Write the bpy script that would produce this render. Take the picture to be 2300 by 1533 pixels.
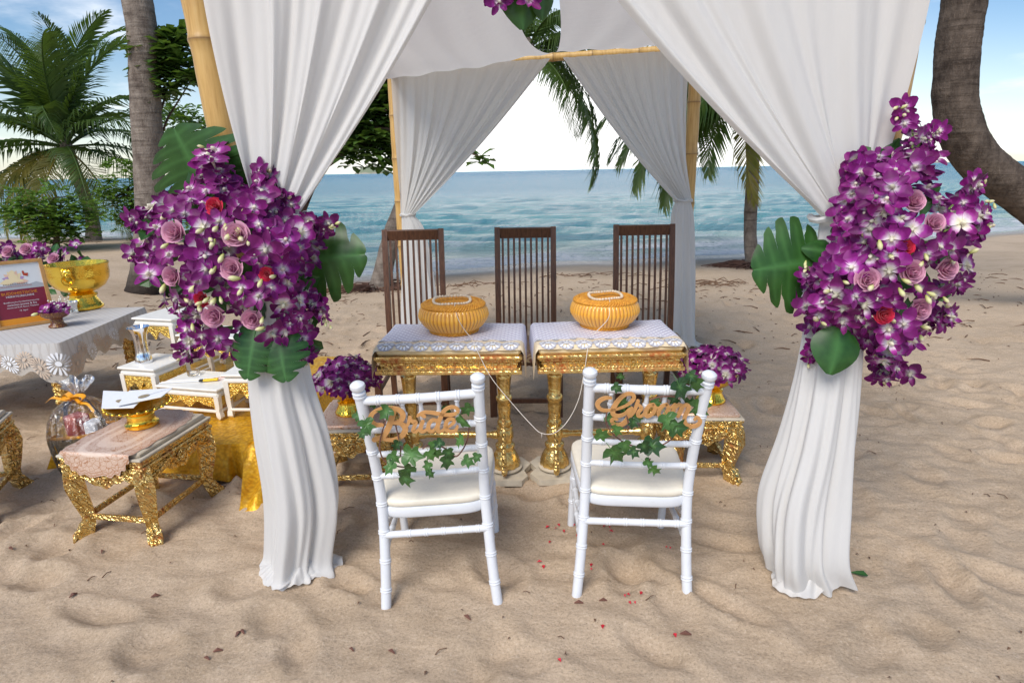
import bpy, bmesh, math, random
import numpy as np
from mathutils import Vector, Matrix, noise as mnoise
PI = math.pi; R = math.radians
for o in list(bpy.data.objects): bpy.data.objects.remove(o)
SC = bpy.context.scene; COL = SC.collection
# ------------------------------------------------------------------ camera
F, CH = 1346.0, 1.58
PITCH, ROLL = math.atan(383/1346), R(1.1)
CM = Matrix.Rotation(PI/2-PITCH, 3, 'X') @ Matrix.Rotation(-ROLL, 3, 'Z')
cd = bpy.data.cameras.new('camera'); cam = bpy.data.objects.new('camera', cd); COL.objects.link(cam)
cd.sensor_width = 36; cd.lens = F/2300*36; cd.clip_start = .05; cd.clip_end = 20000
cam.matrix_world = Matrix.Translation((0, 0, CH)) @ CM.to_4x4()
SC.camera = cam
# ------------------------------------------------------------------ sky, sun, exposure
SUN_AZ, SUN_EL = R(207), R(48)
W = bpy.data.worlds.new('World'); SC.world = W; W.use_nodes = True
def build_world():
    nt = W.node_tree; nt.nodes.clear(); N = nt.nodes.new; L = nt.links.new
    out = N('ShaderNodeOutputWorld'); bg = N('ShaderNodeBackground'); bg.inputs[1].default_value = .075
    sky = N('ShaderNodeTexSky'); sky.sky_type = 'NISHITA'; sky.sun_disc = False
    sky.sun_elevation = SUN_EL; sky.sun_rotation = SUN_AZ; sky.dust_density = .5; sky.ozone_density = 2.0; sky.air_density = 1.0
    tc = N('ShaderNodeTexCoord'); sx = N('ShaderNodeSeparateXYZ'); L(tc.outputs['Generated'], sx.inputs[0])
    def m(op, a, b=None, c=None, clamp=False):
        n = N('ShaderNodeMath'); n.operation = op; n.use_clamp = clamp
        for i, v in enumerate((a, b, c)):
            if v is None: continue
            if isinstance(v, (int, float)): n.inputs[i].default_value = v
            else: L(v, n.inputs[i])
        return n.outputs[0]
    z = m('MAXIMUM', sx.outputs[2], 0.0)
    inv = m('DIVIDE', 1.0, m('ADD', z, .16))
    cx = m('MULTIPLY', sx.outputs[0], inv); cy = m('MULTIPLY', sx.outputs[1], inv)
    cv = N('ShaderNodeCombineXYZ'); L(cx, cv.inputs[0]); L(cy, cv.inputs[1])
    n1 = N('ShaderNodeTexNoise'); n1.inputs['Scale'].default_value = .85; n1.inputs['Detail'].default_value = 7; n1.inputs['Roughness'].default_value = .55
    mp = N('ShaderNodeMapping'); mp.inputs['Location'].default_value = (3.1, 1.7, 0); L(cv.outputs[0], mp.inputs[0]); L(mp.outputs[0], n1.inputs[0])
    r1 = N('ShaderNodeMapRange'); r1.interpolation_type = 'SMOOTHSTEP'; L(n1.outputs['Fac'], r1.inputs[0])
    r1.inputs[1].default_value = .52; r1.inputs[2].default_value = .74; r1.inputs[3].default_value = 0; r1.inputs[4].default_value = .85
    # milky band of thin cloud towards the horizon, thickest out over the sea
    hb = N('ShaderNodeMapRange'); hb.interpolation_type = 'SMOOTHSTEP'; L(z, hb.inputs[0])
    hb.inputs[1].default_value = 0.0; hb.inputs[2].default_value = .2; hb.inputs[3].default_value = .28; hb.inputs[4].default_value = 0
    bank = m('POWER', m('MAXIMUM', m('ADD', m('MULTIPLY', sx.outputs[0], .10), m('MULTIPLY', sx.outputs[1], .995)), 0.0), 18)
    hb2 = N('ShaderNodeMapRange'); hb2.interpolation_type = 'SMOOTHSTEP'; L(z, hb2.inputs[0])
    hb2.inputs[1].default_value = .1; hb2.inputs[2].default_value = .45; hb2.inputs[3].default_value = 1; hb2.inputs[4].default_value = 0
    bk = m('MULTIPLY', bank, hb2.outputs[0])
    fac = m('ADD', m('ADD', hb.outputs[0], r1.outputs[0]), m('MULTIPLY', bk, .9), clamp=True)
    mix = N('ShaderNodeMix'); mix.data_type = 'RGBA'; L(fac, mix.inputs[0]); hs = N('ShaderNodeHueSaturation'); hs.inputs['Saturation'].default_value = 1.2; L(sky.outputs[0], hs.inputs['Color']); L(hs.outputs[0], mix.inputs[6])
    mix.inputs[7].default_value = (11.5, 11.4, 11.3, 1)
    L(mix.outputs[2], bg.inputs[0]); L(bg.outputs[0], out.inputs[0])
build_world()
sl = bpy.data.lights.new('sun', 'SUN'); sl.energy = 1.95; sl.angle = R(34); sl.color = (1, .94, .86)
so = bpy.data.objects.new('sun', sl); COL.objects.link(so)
sdir = Vector((math.sin(SUN_AZ)*math.cos(SUN_EL), math.cos(SUN_AZ)*math.cos(SUN_EL), math.sin(SUN_EL)))
so.rotation_euler = sdir.to_track_quat('Z', 'Y').to_euler(); so.location = sdir*30
VS = SC.view_settings; SC.display_settings.display_device = 'sRGB'
VS.view_transform = 'Standard'; VS.look = 'None'; VS.gamma = 1; VS.use_curve_mapping = False; VS.exposure = 0.84
# ------------------------------------------------------------------ photo pixel -> place
def ray(px, py): return CM @ Vector(((px-1150)/F, -(py-766.5)/F, -1))
def G(px, py, z=0.0):
    d = ray(px, py); t = (z-CH)/d.z; return Vector((d.x*t, d.y*t, z))
def D(px, py, Y):
    d = ray(px, py); t = Y/d.y; return Vector((d.x*t, Y, CH+d.z*t))
# ------------------------------------------------------------------ mesh helpers
class MB:
    def __init__(s): s.v = []; s.f = []; s.a = []
    def add(s, vs, fs, at=0.0):
        n = len(s.v); s.v += [tuple(v) for v in vs]; s.f += [tuple(i+n for i in f) for f in fs]
        s.a += list(at) if isinstance(at, (list, tuple, np.ndarray)) else [at]*len(vs)
        return s
    def grid(s, fn, nu, nv, cu=False, cv=False, at=None):
        vs = []; aa = []
        for j in range(nv):
            for i in range(nu):
                u = i/(nu if cu else nu-1); v = j/(nv if cv else nv-1)
                vs.append(fn(u, v)); aa.append(at(u, v) if at else 0.0)
        fs = []
        for j in range(nv if cv else nv-1):
            for i in range(nu if cu else nu-1):
                i2 = (i+1) % nu; j2 = (j+1) % nv
                fs.append((j*nu+i, j*nu+i2, j2*nu+i2, j2*nu+i))
        return s.add(vs, fs, aa)
    def box(s, c, size, b=0.0, rot=None):
        bm = bmesh.new(); bmesh.ops.create_cube(bm, size=1)
        bmesh.ops.scale(bm, vec=size, verts=bm.verts)
        if b > 0: bmesh.ops.bevel(bm, geom=bm.edges[:], offset=b, segments=1, affect='EDGES', profile=.5)
        if rot is not None: bmesh.ops.transform(bm, matrix=rot, verts=bm.verts)
        bm.verts.index_update()
        s.add([v.co+Vector(c) for v in bm.verts], [[v.index for v in f.verts] for f in bm.faces]); bm.free(); return s
    def bar(s, a, b, w, d, up=(0, 0, 1), bev=0.0):
        a = Vector(a); b = Vector(b); z = (b-a); l = z.length; z.normalize(); u = Vector(up)
        x = u.cross(z)
        if x.length < 1e-4: x = Vector((1, 0, 0)).cross(z)
        x.normalize(); y = z.cross(x)
        m = Matrix((x, y, z)).transposed().to_4x4()
        return s.box((a+b)/2, (w, d, l), bev, m)
    def tube(s, pts, r, n=8, cap=True, at=None, sq=1.0):
        pts = [Vector(p) for p in pts]; k = len(pts)
        rr = r if isinstance(r, (list, tuple)) else [r]*k
        ts = []
        for i in range(k):
            t = pts[min(i+1, k-1)]-pts[max(i-1, 0)]
            ts.append(t.normalized() if t.length > 1e-9 else Vector((0, 0, 1)))
        ref = Vector((0, 1, 0)) if abs(ts[0].y) < .9 else Vector((1, 0, 0))
        x = (ref-ts[0]*ref.dot(ts[0])).normalized(); vs = []; aa = []
        for i in range(k):
            x = (x-ts[i]*x.dot(ts[i])).normalized(); y = ts[i].cross(x)
            for j in range(n):
                a = 2*PI*j/n; vs.append(pts[i]+(x*math.cos(a)*sq+y*math.sin(a))*rr[i]); aa.append(at[i] if at else 0.0)
        fs = [(i*n+j, i*n+(j+1) % n, (i+1)*n+(j+1) % n, (i+1)*n+j) for i in range(k-1) for j in range(n)]
        if cap: fs += [tuple(range(n-1, -1, -1)), tuple((k-1)*n+j for j in range(n))]
        return s.add(vs, fs, aa)
    def lathe(s, prof, n=32, c=(0, 0, 0), mod=None, cap=True):
        vs = []
        for (r, z) in prof:
            for j in range(n):
                a = 2*PI*j/n; q = r*(mod(a, r, z) if mod else 1); vs.append((c[0]+q*math.cos(a), c[1]+q*math.sin(a), c[2]+z))
        k = len(prof)
        fs = [(i*n+j, i*n+(j+1) % n, (i+1)*n+(j+1) % n, (i+1)*n+j) for i in range(k-1) for j in range(n)]
        if cap:
            if prof[0][0] > 1e-4: fs.append(tuple(range(n-1, -1, -1)))
            if prof[-1][0] > 1e-4: fs.append(tuple((k-1)*n+j for j in range(n)))
        return s.add(vs, fs)
    def ball(s, c, r, n=8, k=6, sc=(1, 1, 1)):
        pr = [(math.sin(PI*i/k), -math.cos(PI*i/k)) for i in range(k+1)]
        m = MB().lathe([(max(p[0], 1e-3), p[1]) for p in pr], n, cap=False)
        return s.add([(c[0]+v[0]*r*sc[0], c[1]+v[1]*r*sc[1], c[2]+v[2]*r*sc[2]) for v in m.v], m.f)
    def poly(s, pts, t, M=None, at=0.0):
        """outline in local xy extruded by t along local z"""
        bm = bmesh.new(); vs = [bm.verts.new((p[0], p[1], 0)) for p in pts]
        es = [bm.edges.new((vs[i], vs[(i+1) % len(vs)])) for i in range(len(vs))]
        bmesh.ops.triangle_fill(bm, use_beauty=True, use_dissolve=False, edges=es)
        bmesh.ops.recalc_face_normals(bm, faces=bm.faces)
        bm.verts.index_update(); n = len(vs)
        lo = [v.co.copy() for v in bm.verts]; fs = [[v.index for v in f.verts] for f in bm.faces]; bm.free()
        V = lo+[p+Vector((0, 0, t)) for p in lo]; FS = [f[::-1] for f in fs]+[[i+n for i in f] for f in fs]
        FS += [(i, (i+1) % n, (i+1) % n+n, i+n) for i in range(n)]
        if M is not None: V = [M @ p for p in V]
        return s.add(V, FS, at)
    def xf(s, M):
        s.v = [tuple(M @ Vector(v)) for v in s.v]; return s
    def mesh(s, name, mat, smooth=35):
        me = bpy.data.meshes.new(name); me.from_pydata(s.v, [], s.f); me.update()
        if any(a != 0.0 for a in s.a):
            at = me.attributes.new('k', 'FLOAT', 'POINT'); at.data.foreach_set('value', np.array(s.a, dtype=np.float32))
        for m_ in (mat if isinstance(mat, (list, tuple)) else [mat]): me.materials.append(m_)
        if smooth:
            me.polygons.foreach_set('use_smooth', [True]*len(me.polygons))
            if smooth < 180: me.set_sharp_from_angle(angle=R(smooth))
        return me
    def build(s, name, mat, parent=None, smooth=35, loc=None):
        return link(name, s.mesh(name, mat, smooth), parent, loc)
def link(name, me, parent=None, loc=None, M=None):
    o = bpy.data.objects.new(name, me); COL.objects.link(o)
    if parent is not None: o.parent = parent
    if loc is not None: o.location = loc
    if M is not None: o.matrix_basis = M
    return o
def tag(o, label=None, cat=None, group=None, kind=None):
    if label: o['label'] = label
    if cat: o['category'] = cat
    if group: o['group'] = group
    if kind: o['kind'] = kind
    return o
def thing(name, label, cat, loc=(0, 0, 0), rz=0, group=None):
    o = bpy.data.objects.new(name, None); COL.objects.link(o); o.location = loc; o.rotation_euler = (0, 0, rz)
    o.empty_display_size = .1
    return tag(o, label, cat, group)
def copy_tree(o, parent=None):
    c = o.copy(); COL.objects.link(c)
    if parent is not None: c.parent = parent
    for ch in list(o.children): copy_tree(ch, c)
    return c
def frame(o, y, n):
    """matrix: local y along y, local z close to n"""
    y = Vector(y).normalized(); n = Vector(n); z = (n-y*n.dot(y)).normalized(); x = y.cross(z)
    M = Matrix((x, y, z)).transposed().to_4x4(); M.translation = Vector(o); return M
def cr(pts, n):
    """Catmull-Rom through points"""
    P = [Vector(p) for p in pts]; P = [P[0]*2-P[1]]+P+[P[-1]*2-P[-2]]; out = []
    m = len(P)-3
    for i in range(n):
        t = i/(n-1)*m; k = min(int(t), m-1); t -= k; a, b, c, d = P[k:k+4]
        out.append(.5*((2*b)+(c-a)*t+(2*a-5*b+4*c-d)*t*t+(3*b-a-3*c+d)*t**3))
    return out
def sstep(a, b, x):
    t = np.clip((np.asarray(x, float)-a)/(b-a), 0, 1); return t*t*(3-2*t)
def vnoise(x, y, s=0):
    x = np.asarray(x, float); y = np.asarray(y, float); xi = np.floor(x); yi = np.floor(y); fx = x-xi; fy = y-yi
    h = lambda i, j: np.modf(np.abs(np.sin(i*127.1+j*311.7+s*74.7)*43758.5453))[0]
    ux = fx*fx*(3-2*fx); uy = fy*fy*(3-2*fy)
    return (h(xi, yi)*(1-ux)+h(xi+1, yi)*ux)*(1-uy)+(h(xi, yi+1)*(1-ux)+h(xi+1, yi+1)*ux)*uy
def fbm(x, y, o=4, s=0):
    r = 0; a = .5; t = 0
    for i in range(o):
        r = r+a*vnoise(x*2**i+i*7.3, y*2**i-i*3.1, s+i); t += a; a *= .5
    return r/t*2-1
# ------------------------------------------------------------------ materials
MT = {}
class NT:
    def __init__(s, name):
        s.m = bpy.data.materials.new(name); s.m.use_nodes = True; s.t = s.m.node_tree; s.t.nodes.clear()
        s.out = s.n('ShaderNodeOutputMaterial'); s.p = s.n('ShaderNodeBsdfPrincipled'); s.l(s.p.outputs[0], s.out.inputs[0]); MT[name] = s.m
        s.tc = s.n('ShaderNodeTexCoord')
    def n(s, t): return s.t.nodes.new(t)
    def l(s, a, b): s.t.links.new(a, b)
    def put(s, sock, v):
        if hasattr(v, 'is_output'): s.l(v, sock)
        elif isinstance(v, (tuple, list)) and len(v) == 3 and sock.type == 'RGBA': sock.default_value = (*v, 1)
        else: sock.default_value = v
    def set(s, **k):
        nm = dict(col='Base Color', rough='Roughness', metal='Metallic', spec='Specular IOR Level', normal='Normal', trans='Transmission Weight', ior='IOR', alpha='Alpha', sub='Subsurface Weight', sheen='Sheen Weight', coat='Coat Weight', aniso='Anisotropic')
        for a, v in k.items(): s.put(s.p.inputs[nm[a]], v)
        return s
    def math(s, op, a, b=0.0, clamp=False):
        n = s.n('ShaderNodeMath'); n.operation = op; n.use_clamp = clamp; s.put(n.inputs[0], a); s.put(n.inputs[1], b); return n.outputs[0]
    def mapping(s, scale=(1, 1, 1), rot=(0, 0, 0), src=None):
        n = s.n('ShaderNodeMapping'); n.inputs['Scale'].default_value = scale; n.inputs['Rotation'].default_value = rot
        s.l(src or s.tc.outputs['Object'], n.inputs[0]); return n.outputs[0]
    def noise(s, scale, detail=4, rough=.5, vec=None, dist=0):
        n = s.n('ShaderNodeTexNoise'); n.inputs['Scale'].default_value = scale; n.inputs['Detail'].default_value = detail
        n.inputs['Roughness'].default_value = rough; n.inputs['Distortion'].default_value = dist
        s.l(vec or s.tc.outputs['Object'], n.inputs[0]); return n.outputs['Fac']
    def voro(s, scale, feat='F1', vec=None, out='Distance'):
        n = s.n('ShaderNodeTexVoronoi'); n.feature = feat; n.inputs['Scale'].default_value = scale
        s.l(vec or s.tc.outputs['Object'], n.inputs[0]); return n.outputs[out]
    def wave(s, scale, vec=None, dist=0, detail=2, axis='X', typ='BANDS', dscale=1):
        n = s.n('ShaderNodeTexWave'); n.wave_type = typ
        if typ == 'BANDS': n.bands_direction = axis
        n.inputs['Scale'].default_value = scale; n.inputs['Distortion'].default_value = dist; n.inputs['Detail'].default_value = detail; n.inputs['Detail Scale'].default_value = dscale
        s.l(vec or s.tc.outputs['Object'], n.inputs[0]); return n.outputs['Fac']
    def ramp(s, fac, stops, interp='LINEAR'):
        n = s.n('ShaderNodeValToRGB'); e = n.color_ramp; e.interpolation = interp
        while len(e.elements) < len(stops): e.elements.new(.5)
        for q, (p, c) in zip(e.elements, stops): q.position = p; q.color = (*c, 1) if len(c) == 3 else c
        s.put(n.inputs[0], fac); return n.outputs[0]
    def rng(s, fac, a, b, c=0, d=1):
        n = s.n('ShaderNodeMapRange'); s.put(n.inputs[0], fac)
        for i, v in enumerate((a, b, c, d)): n.inputs[i+1].default_value = v
        return n.outputs[0]
    def mix(s, fac, a, b, bl='MIX'):
        n = s.n('ShaderNodeMix'); n.data_type = 'RGBA'; n.blend_type = bl; s.put(n.inputs[0], fac); s.put(n.inputs[6], a); s.put(n.inputs[7], b); return n.outputs[2]
    def bump(s, h, strength=.5, dist=.01, nrm=None):
        n = s.n('ShaderNodeBump'); n.inputs['Strength'].default_value = strength; n.inputs['Distance'].default_value = dist; s.put(n.inputs['Height'], h)
        if nrm is not None: s.l(nrm, n.inputs['Normal'])
        return n.outputs[0]
    def attr(s, name='k'):
        n = s.n('ShaderNodeAttribute'); n.attribute_name = name; return n.outputs['Fac']
    def rnd(s): return s.n('ShaderNodeObjectInfo').outputs['Random']
    def translucent(s, w, col, nrm=None):
        t = s.n('ShaderNodeBsdfTranslucent'); s.put(t.inputs[0], col); mx = s.n('ShaderNodeMixShader'); mx.inputs[0].default_value = w
        if nrm is not None: s.l(nrm, t.inputs['Normal'])
        s.l(s.p.outputs[0], mx.inputs[1]); s.l(t.outputs[0], mx.inputs[2]); s.l(mx.outputs[0], s.out.inputs[0]); return s
def plain(name, col, rough=.5, metal=0, var=.12, sc=30, bs=.15, bd=.002, **k):
    m = NT(name); f = m.noise(sc, 4)
    m.set(col=m.mix(m.rng(f, .3, .7), tuple(c*(1-var) for c in col), tuple(min(1, c*(1+var)) for c in col)), rough=m.rng(f, .2, .8, max(0, rough-.08), min(1, rough+.08)), metal=metal, normal=m.bump(f, bs, bd), **k)
    return m
def hsv(m, col, h=.5, s_=1.0, v=1.0):
    n = m.n('ShaderNodeHueSaturation'); m.put(n.inputs['Hue'], h); m.put(n.inputs['Saturation'], s_); m.put(n.inputs['Value'], v); m.put(n.inputs['Color'], col); return n.outputs[0]

def materials():
    # sand
    m = NT('sand'); P = m.tc.outputs['Object']
    big = m.noise(.9, 4, .55); med = m.noise(5, 5, .6); fine = m.noise(420, 2, .7); grain = m.voro(900); sp = m.noise(160, 3, .6)
    c = m.mix(m.rng(big, .35, .65), (.46, .345, .235), (.61, .465, .325))
    c = m.mix(m.rng(med, .4, .7), c, (.57, .44, .315))
    c = m.mix(m.rng(fine, .62, .75, 0, .55), c, (.68, .60, .50))
    c = m.mix(m.rng(sp, .66, .74, 0, .65), c, (.14, .10, .075))
    gr2 = m.noise(95, 4, .75); c = m.mix(m.rng(gr2, .32, .50, .55, 0), c, (.25, .185, .13)); c = m.mix(m.rng(gr2, .56, .70, 0, .5), c, (.78, .66, .52)); c = m.mix(m.rng(m.noise(230, 2, .5), .67, .71, 0, .7), c, (.10, .07, .055))
    wet = m.attr('k'); c = m.mix(wet, c, (.30, .235, .17))
    nb = m.bump(m.math('ADD', m.math('MULTIPLY', fine, .5), m.math('ADD', grain, m.math('MULTIPLY', med, 1.2))), .5, .004)
    nb = m.bump(gr2, .35, .006, nb); nb = m.bump(m.noise(26, 5, .6), .32, .015, nb); nb = m.bump(m.noise(9, 4, .55, m.mapping((1, 1.8, 1), (0, 0, R(18)))), .3, .04, nb)
    m.set(col=c, rough=m.rng(wet, 0, 1, .95, .25), spec=m.rng(wet, 0, 1, .15, .5), normal=nb)
    # sea
    m = NT('sea_water'); d = m.attr('deep'); fo = m.attr('foam')
    v1 = m.mapping((1, 2.6, 1)); w1 = m.noise(1.9, 5, .62, v1); w2 = m.noise(7, 4, .6, v1); w3 = m.noise(.16, 3, .5, v1)
    c = m.ramp(d, [(0, (.42, .47, .38)), (.16, (.26, .42, .38)), (.4, (.085, .32, .34)), (.75, (.014, .20, .30)), (.93, (.010, .18, .30)), (1, (.05, .40, .42))])
    c = m.mix(m.rng(w3, .4, .62, 0, .5), c, (.03, .17, .25))
    fn = m.noise(7, 5, .7); ff = m.math('MULTIPLY', fo, m.rng(fn, .30, .50), True)
    c = m.mix(ff, c, (.82, .84, .84))
    h = m.math('ADD', m.math('ADD', m.math('MULTIPLY', w1, .8), m.math('MULTIPLY', w2, .45)), m.math('MULTIPLY', m.noise(.3, 4, .6, v1), 2.6))
    m.set(col=c, rough=m.math('ADD', m.rng(ff, 0, 1, .14, .6), m.rng(d, .5, 1, 0, .16)), ior=1.33, normal=m.bump(h, 1.0, .34))
    # cloths
    for nm, tr, c0 in (('curtain_cloth', .36, (.80, .79, .775)), ('sheer_cloth', .50, (.84, .84, .83))):
        m = NT(nm); a = m.wave(420, m.mapping((1, .02, 1)), 1, 2); b = m.wave(420, None, 1, 2, 'Z')
        st = m.noise(7, 5, .6); wr = m.noise(5, 3, .5, m.mapping((3, 3, .6)))
        c = m.mix(m.rng(st, .7, .78, 0, .25), c0, (.6, .5, .36))
        nb = m.bump(m.math('ADD', a, b), .06, .001); nb = m.bump(wr, .35, .012, nb)
        m.set(col=c, rough=.9, spec=.15, sheen=.15, normal=nb); m.translucent(tr, c0, nb)
    plain('cream_vinyl', (.80, .74, .62), .42, 0, .03, 60, .05)
    plain('white_plastic', (.72, .745, .79), .32, 0, .02, 40, .03)
    plain('white_paint', (.82, .80, .74), .35, 0, .04, 25, .06)
    m = plain('mdf', (.64, .33, .12), .62, 0, .1, 60, .06); plain('mdf_edge', (.20, .085, .03), .75)
    plain('cream_pad', (.74, .60, .36), .7, 0, .06, 50, .2)
    plain('beige_pad', (.52, .45, .34), .62, 0, .06, 20, .1)
    plain('raw_plaster', (.55, .49, .39), .85, 0, .15, 18, .4, .004)
    plain('thread', (.82, .76, .68), .9)
    plain('bead', (.82, .68, .50), .5, 0, .25, 60)
    plain('stem_green', (.16, .24, .05), .55, 0, .2)
    plain('vine_brown', (.16, .07, .05), .7, 0, .2)
    plain('black_iron', (.02, .02, .02), .5)
    plain('yellow_plastic', (.85, .55, .01), .25, 0, .05)
    plain('paper_white', (.80, .82, .86), .75, 0, .02, 90, .06)
    plain('gold_seal', (.46, .36, .22), .45, .3, .35, 240)
    plain('concrete', (.24, .22, .20), .9, 0, .2, 4, .5, .02)
    plain('petal_red', (.55, .02, .04), .6); plain('leaf_litter', (.13, .07, .04), .85, 0, .4, 20)
    plain('twig', (.15, .085, .05), .9, 0, .3, 20)
    plain('frame_wood', (.48, .26, .09), .5, 0, .12, 30)
    plain('ribbon', (.80, .33, .01), .35, 0, .1)
    # dark timber
    m = NT('dark_wood'); g = m.noise(14, 6, .65, m.mapping((7, 7, .5)), .5); g2 = m.noise(60, 4, .6, m.mapping((3, 3, .2)))
    c = m.ramp(g, [(.25, (.035, .015, .009)), (.5, (.10, .042, .022)), (.8, (.17, .078, .042))]); c = m.mix(m.rng(g2, .6, .8, 0, .4), c, (.14, .085, .06))
    m.set(col=c, rough=m.rng(g, .3, .7, .32, .52), normal=m.bump(g2, .25, .002))
    # bamboo
    m = NT('bamboo'); g = m.noise(6, 5, .6, m.mapping((10, 10, .7))); g2 = m.noise(3, 4, .6); k = m.attr('k')
    c = m.ramp(g, [(.25, (.40, .22, .06)), (.5, (.58, .36, .12)), (.8, (.66, .45, .18))]); c = m.mix(m.rng(g2, .58, .72, 0, .5), c, (.36, .18, .06))
    c = m.mix(m.math('MULTIPLY', k, .8), c, (.13, .065, .025)); m.set(col=c, rough=.42, normal=m.bump(g, .25, .003))
    # polished and worn gold
    m = NT('polished_gold'); f = m.noise(9, 4); sc = m.voro(90); c = m.mix(m.rng(f, .35, .7), (.97, .66, .10), (.90, .55, .06))
    m.set(col=c, metal=1, rough=.17, normal=m.bump(m.math('ADD', f, m.math('MULTIPLY', sc, .6)), .35, .004))
    for nm, wearlo in (('gilt', .60), ('gilt_red', .47), ('gilt_worn', .53)):
        m = NT(nm); f = m.noise(11, 6, .65); f2 = m.noise(45, 4, .6); v = m.voro(34, 'SMOOTH_F1'); wv = m.wave(16, None, 7, 3, 'DIAGONAL', 'BANDS', 2.0)
        h = m.math('ADD', m.math('MULTIPLY', wv, .8), m.math('ADD', m.math('MULTIPLY', v, .9), m.math('MULTIPLY', f2, .3)))
        wear = m.math('MULTIPLY', m.rng(f, wearlo, wearlo+.12), m.rng(f2, .35, .6), True)
        c = m.mix(m.rng(f2, .3, .7), (.90, .68, .30), (.72, .48, .14)); c = m.mix(wear, c, (.46, .13, .03))
        if nm == 'gilt_worn': c = m.mix(m.rng(m.noise(24, 5, .7), .64, .70, 0, .8), c, (.62, .56, .47))
        m.set(col=c, metal=m.rng(wear, 0, 1, .95, .12), rough=m.rng(wear, 0, 1, .24, .5), normal=m.bump(h, .9 if nm == 'gilt_worn' else .22, .010 if nm == 'gilt_worn' else .006))
    m = NT('filigree'); v = m.voro(120, 'SMOOTH_F1'); wv = m.noise(70, 3, .5, None, 1.5); h = m.math('ADD', v, wv)
    c = m.mix(m.rng(h, .35, .9), (.34, .17, .02), (.95, .68, .18)); m.set(col=c, metal=.95, rough=.26, normal=m.bump(h, .9, .008))
    m = NT('silver'); f = m.noise(30, 3); m.set(col=(.82, .83, .86), metal=1, rough=.14, normal=m.bump(f, .2, .003))
    # gold brocade cloth
    m = NT('gold_brocade'); v = m.voro(60, 'SMOOTH_F1'); f = m.noise(24, 5, .6); fl = m.noise(3, 3)
    c = m.mix(m.rng(v, .1, .7), (.86, .48, .02), (.55, .26, .008)); c = m.mix(m.rng(f, .55, .75, 0, .6), c, (.92, .64, .14))
    m.set(col=c, metal=.35, rough=.42, normal=m.bump(m.math('ADD', v, f), .5, .005))
    # glossy basket lacquer
    m = NT('woven_gold'); f = m.noise(20, 4); v = m.voro(140, 'SMOOTH_F1'); k = m.attr('k')
    c = m.mix(m.rng(f, .3, .7), (.90, .42, .035), (.95, .52, .07)); c = m.mix(k, c, (.50, .17, .02))
    m.set(col=c, rough=.3, coat=.5, normal=m.bump(v, .3, .003))
    m = NT('woven_top'); r_ = m.wave(9, m.mapping((1, 1, 1)), .5, 1, 'X'); v = m.voro(70, 'SMOOTH_F1'); c = m.mix(m.rng(v, .05, .5), (.92, .46, .05), (.70, .30, .03))
    m.set(col=c, rough=.5, normal=m.bump(v, .6, .005))
    # orchid petal : k = 0 heart .. 1 rim
    m = NT('orchid_petal'); k = m.attr('k'); rd = m.rnd(); n = m.noise(60, 3)
    sh = m.ramp(rd, [(0, (.5, .5, .5)), (.55, (.47, .47, .47)), (.78, (.38, .38, .38)), (1, (.22, .22, .22))]); c = m.ramp(m.math('ADD', m.math('ADD', k, m.math('SUBTRACT', sh, .5)), m.rng(n, .3, .7, -.05, .05)), [(0, (.80, .76, .60)), (.17, (.78, .66, .76)), (.35, (.38, .035, .33)), (.52, (.19, .003, .15)), (.9, (.215, .005, .17)), (1, (.40, .07, .36))])
    c = hsv(m, c, m.rng(m.math('FRACT', m.math('MULTIPLY', rd, 7.3)), 0, 1, .49, .515), 1.0, m.rng(m.math('FRACT', m.math('MULTIPLY', rd, 13.7)), 0, 1, .6, 1.2))
    m.set(col=c, rough=.5, spec=.3, sheen=.2, normal=m.bump(n, .15, .002)); m.translucent(.25, c)
    m = NT('orchid_bud'); k = m.attr('k'); c = m.ramp(k, [(0, (.42, .44, .10)), (.6, (.66, .66, .34)), (1, (.5, .25, .42))]); m.set(col=c, rough=.5)
    for nm, a, b in (('rose_mauve', (.44, .13, .27), (.80, .44, .58)), ('rose_red', (.42, .006, .03), (.72, .03, .09))):
        m = NT(nm); k = m.attr('k'); c = m.mix(k, a, b); m.set(col=c, rough=.55, spec=.25, sheen=.25); m.translucent(.2, b)
    m = NT('baby_breath'); m.set(col=(.8, .78, .68), rough=.8)
    # leaves
    for nm, a, b, tr in (('monstera', (.010, .052, .008), (.026, .10, .016), .12), ('ivy', (.008, .04, .014), (.07, .17, .04), .12), ('frond', (.014, .045, .011), (.06, .105, .018), .3), ('frond_yellow', (.10, .11, .015), (.22, .17, .03), .3), ('broad_leaf', (.02, .055, .012), (.085, .17, .03), .3), ('bush_leaf', (.045, .11, .02), (.14, .25, .035), .3)):
        m = NT(nm); k = m.attr('k'); f = m.noise(4, 3); rd = m.rnd()
        q = rd if nm == 'ivy' else m.rng(f, .3, .7)
        c = m.mix(q, a, b); c = m.mix(m.math('MULTIPLY', k, .55), c, tuple(min(1, x*2.2+.03) for x in b)); m.set(col=c, rough=.38 if nm in ('monstera', 'ivy') else .5, spec=.45); m.translucent(tr, m.mix(.5, c, (.25, .40, .03)))
    # bark
    for nm, a, b in (('palm_bark', (.115, .09, .075), (.30, .255, .215)), ('dark_bark', (.04, .03, .025), (.16, .125, .10)), ('tree_bark', (.05, .035, .025), (.14, .10, .075))):
        m = NT(nm); f = m.noise(9, 6, .65, m.mapping((1, 1, .6))); rg = m.noise(7, 3, .5, m.mapping((.25, .25, 2.2))); sp = m.noise(30, 4, .7, m.mapping((1.5, 1.5, .4)))
        c = m.mix(m.rng(f, .3, .7), a, b); c = m.mix(m.rng(rg, .55, .7, 0, .6), c, tuple(x*.45 for x in a)); c = m.mix(m.rng(sp, .6, .75, 0, .5), c, tuple(x*1.5 for x in b))
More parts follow.
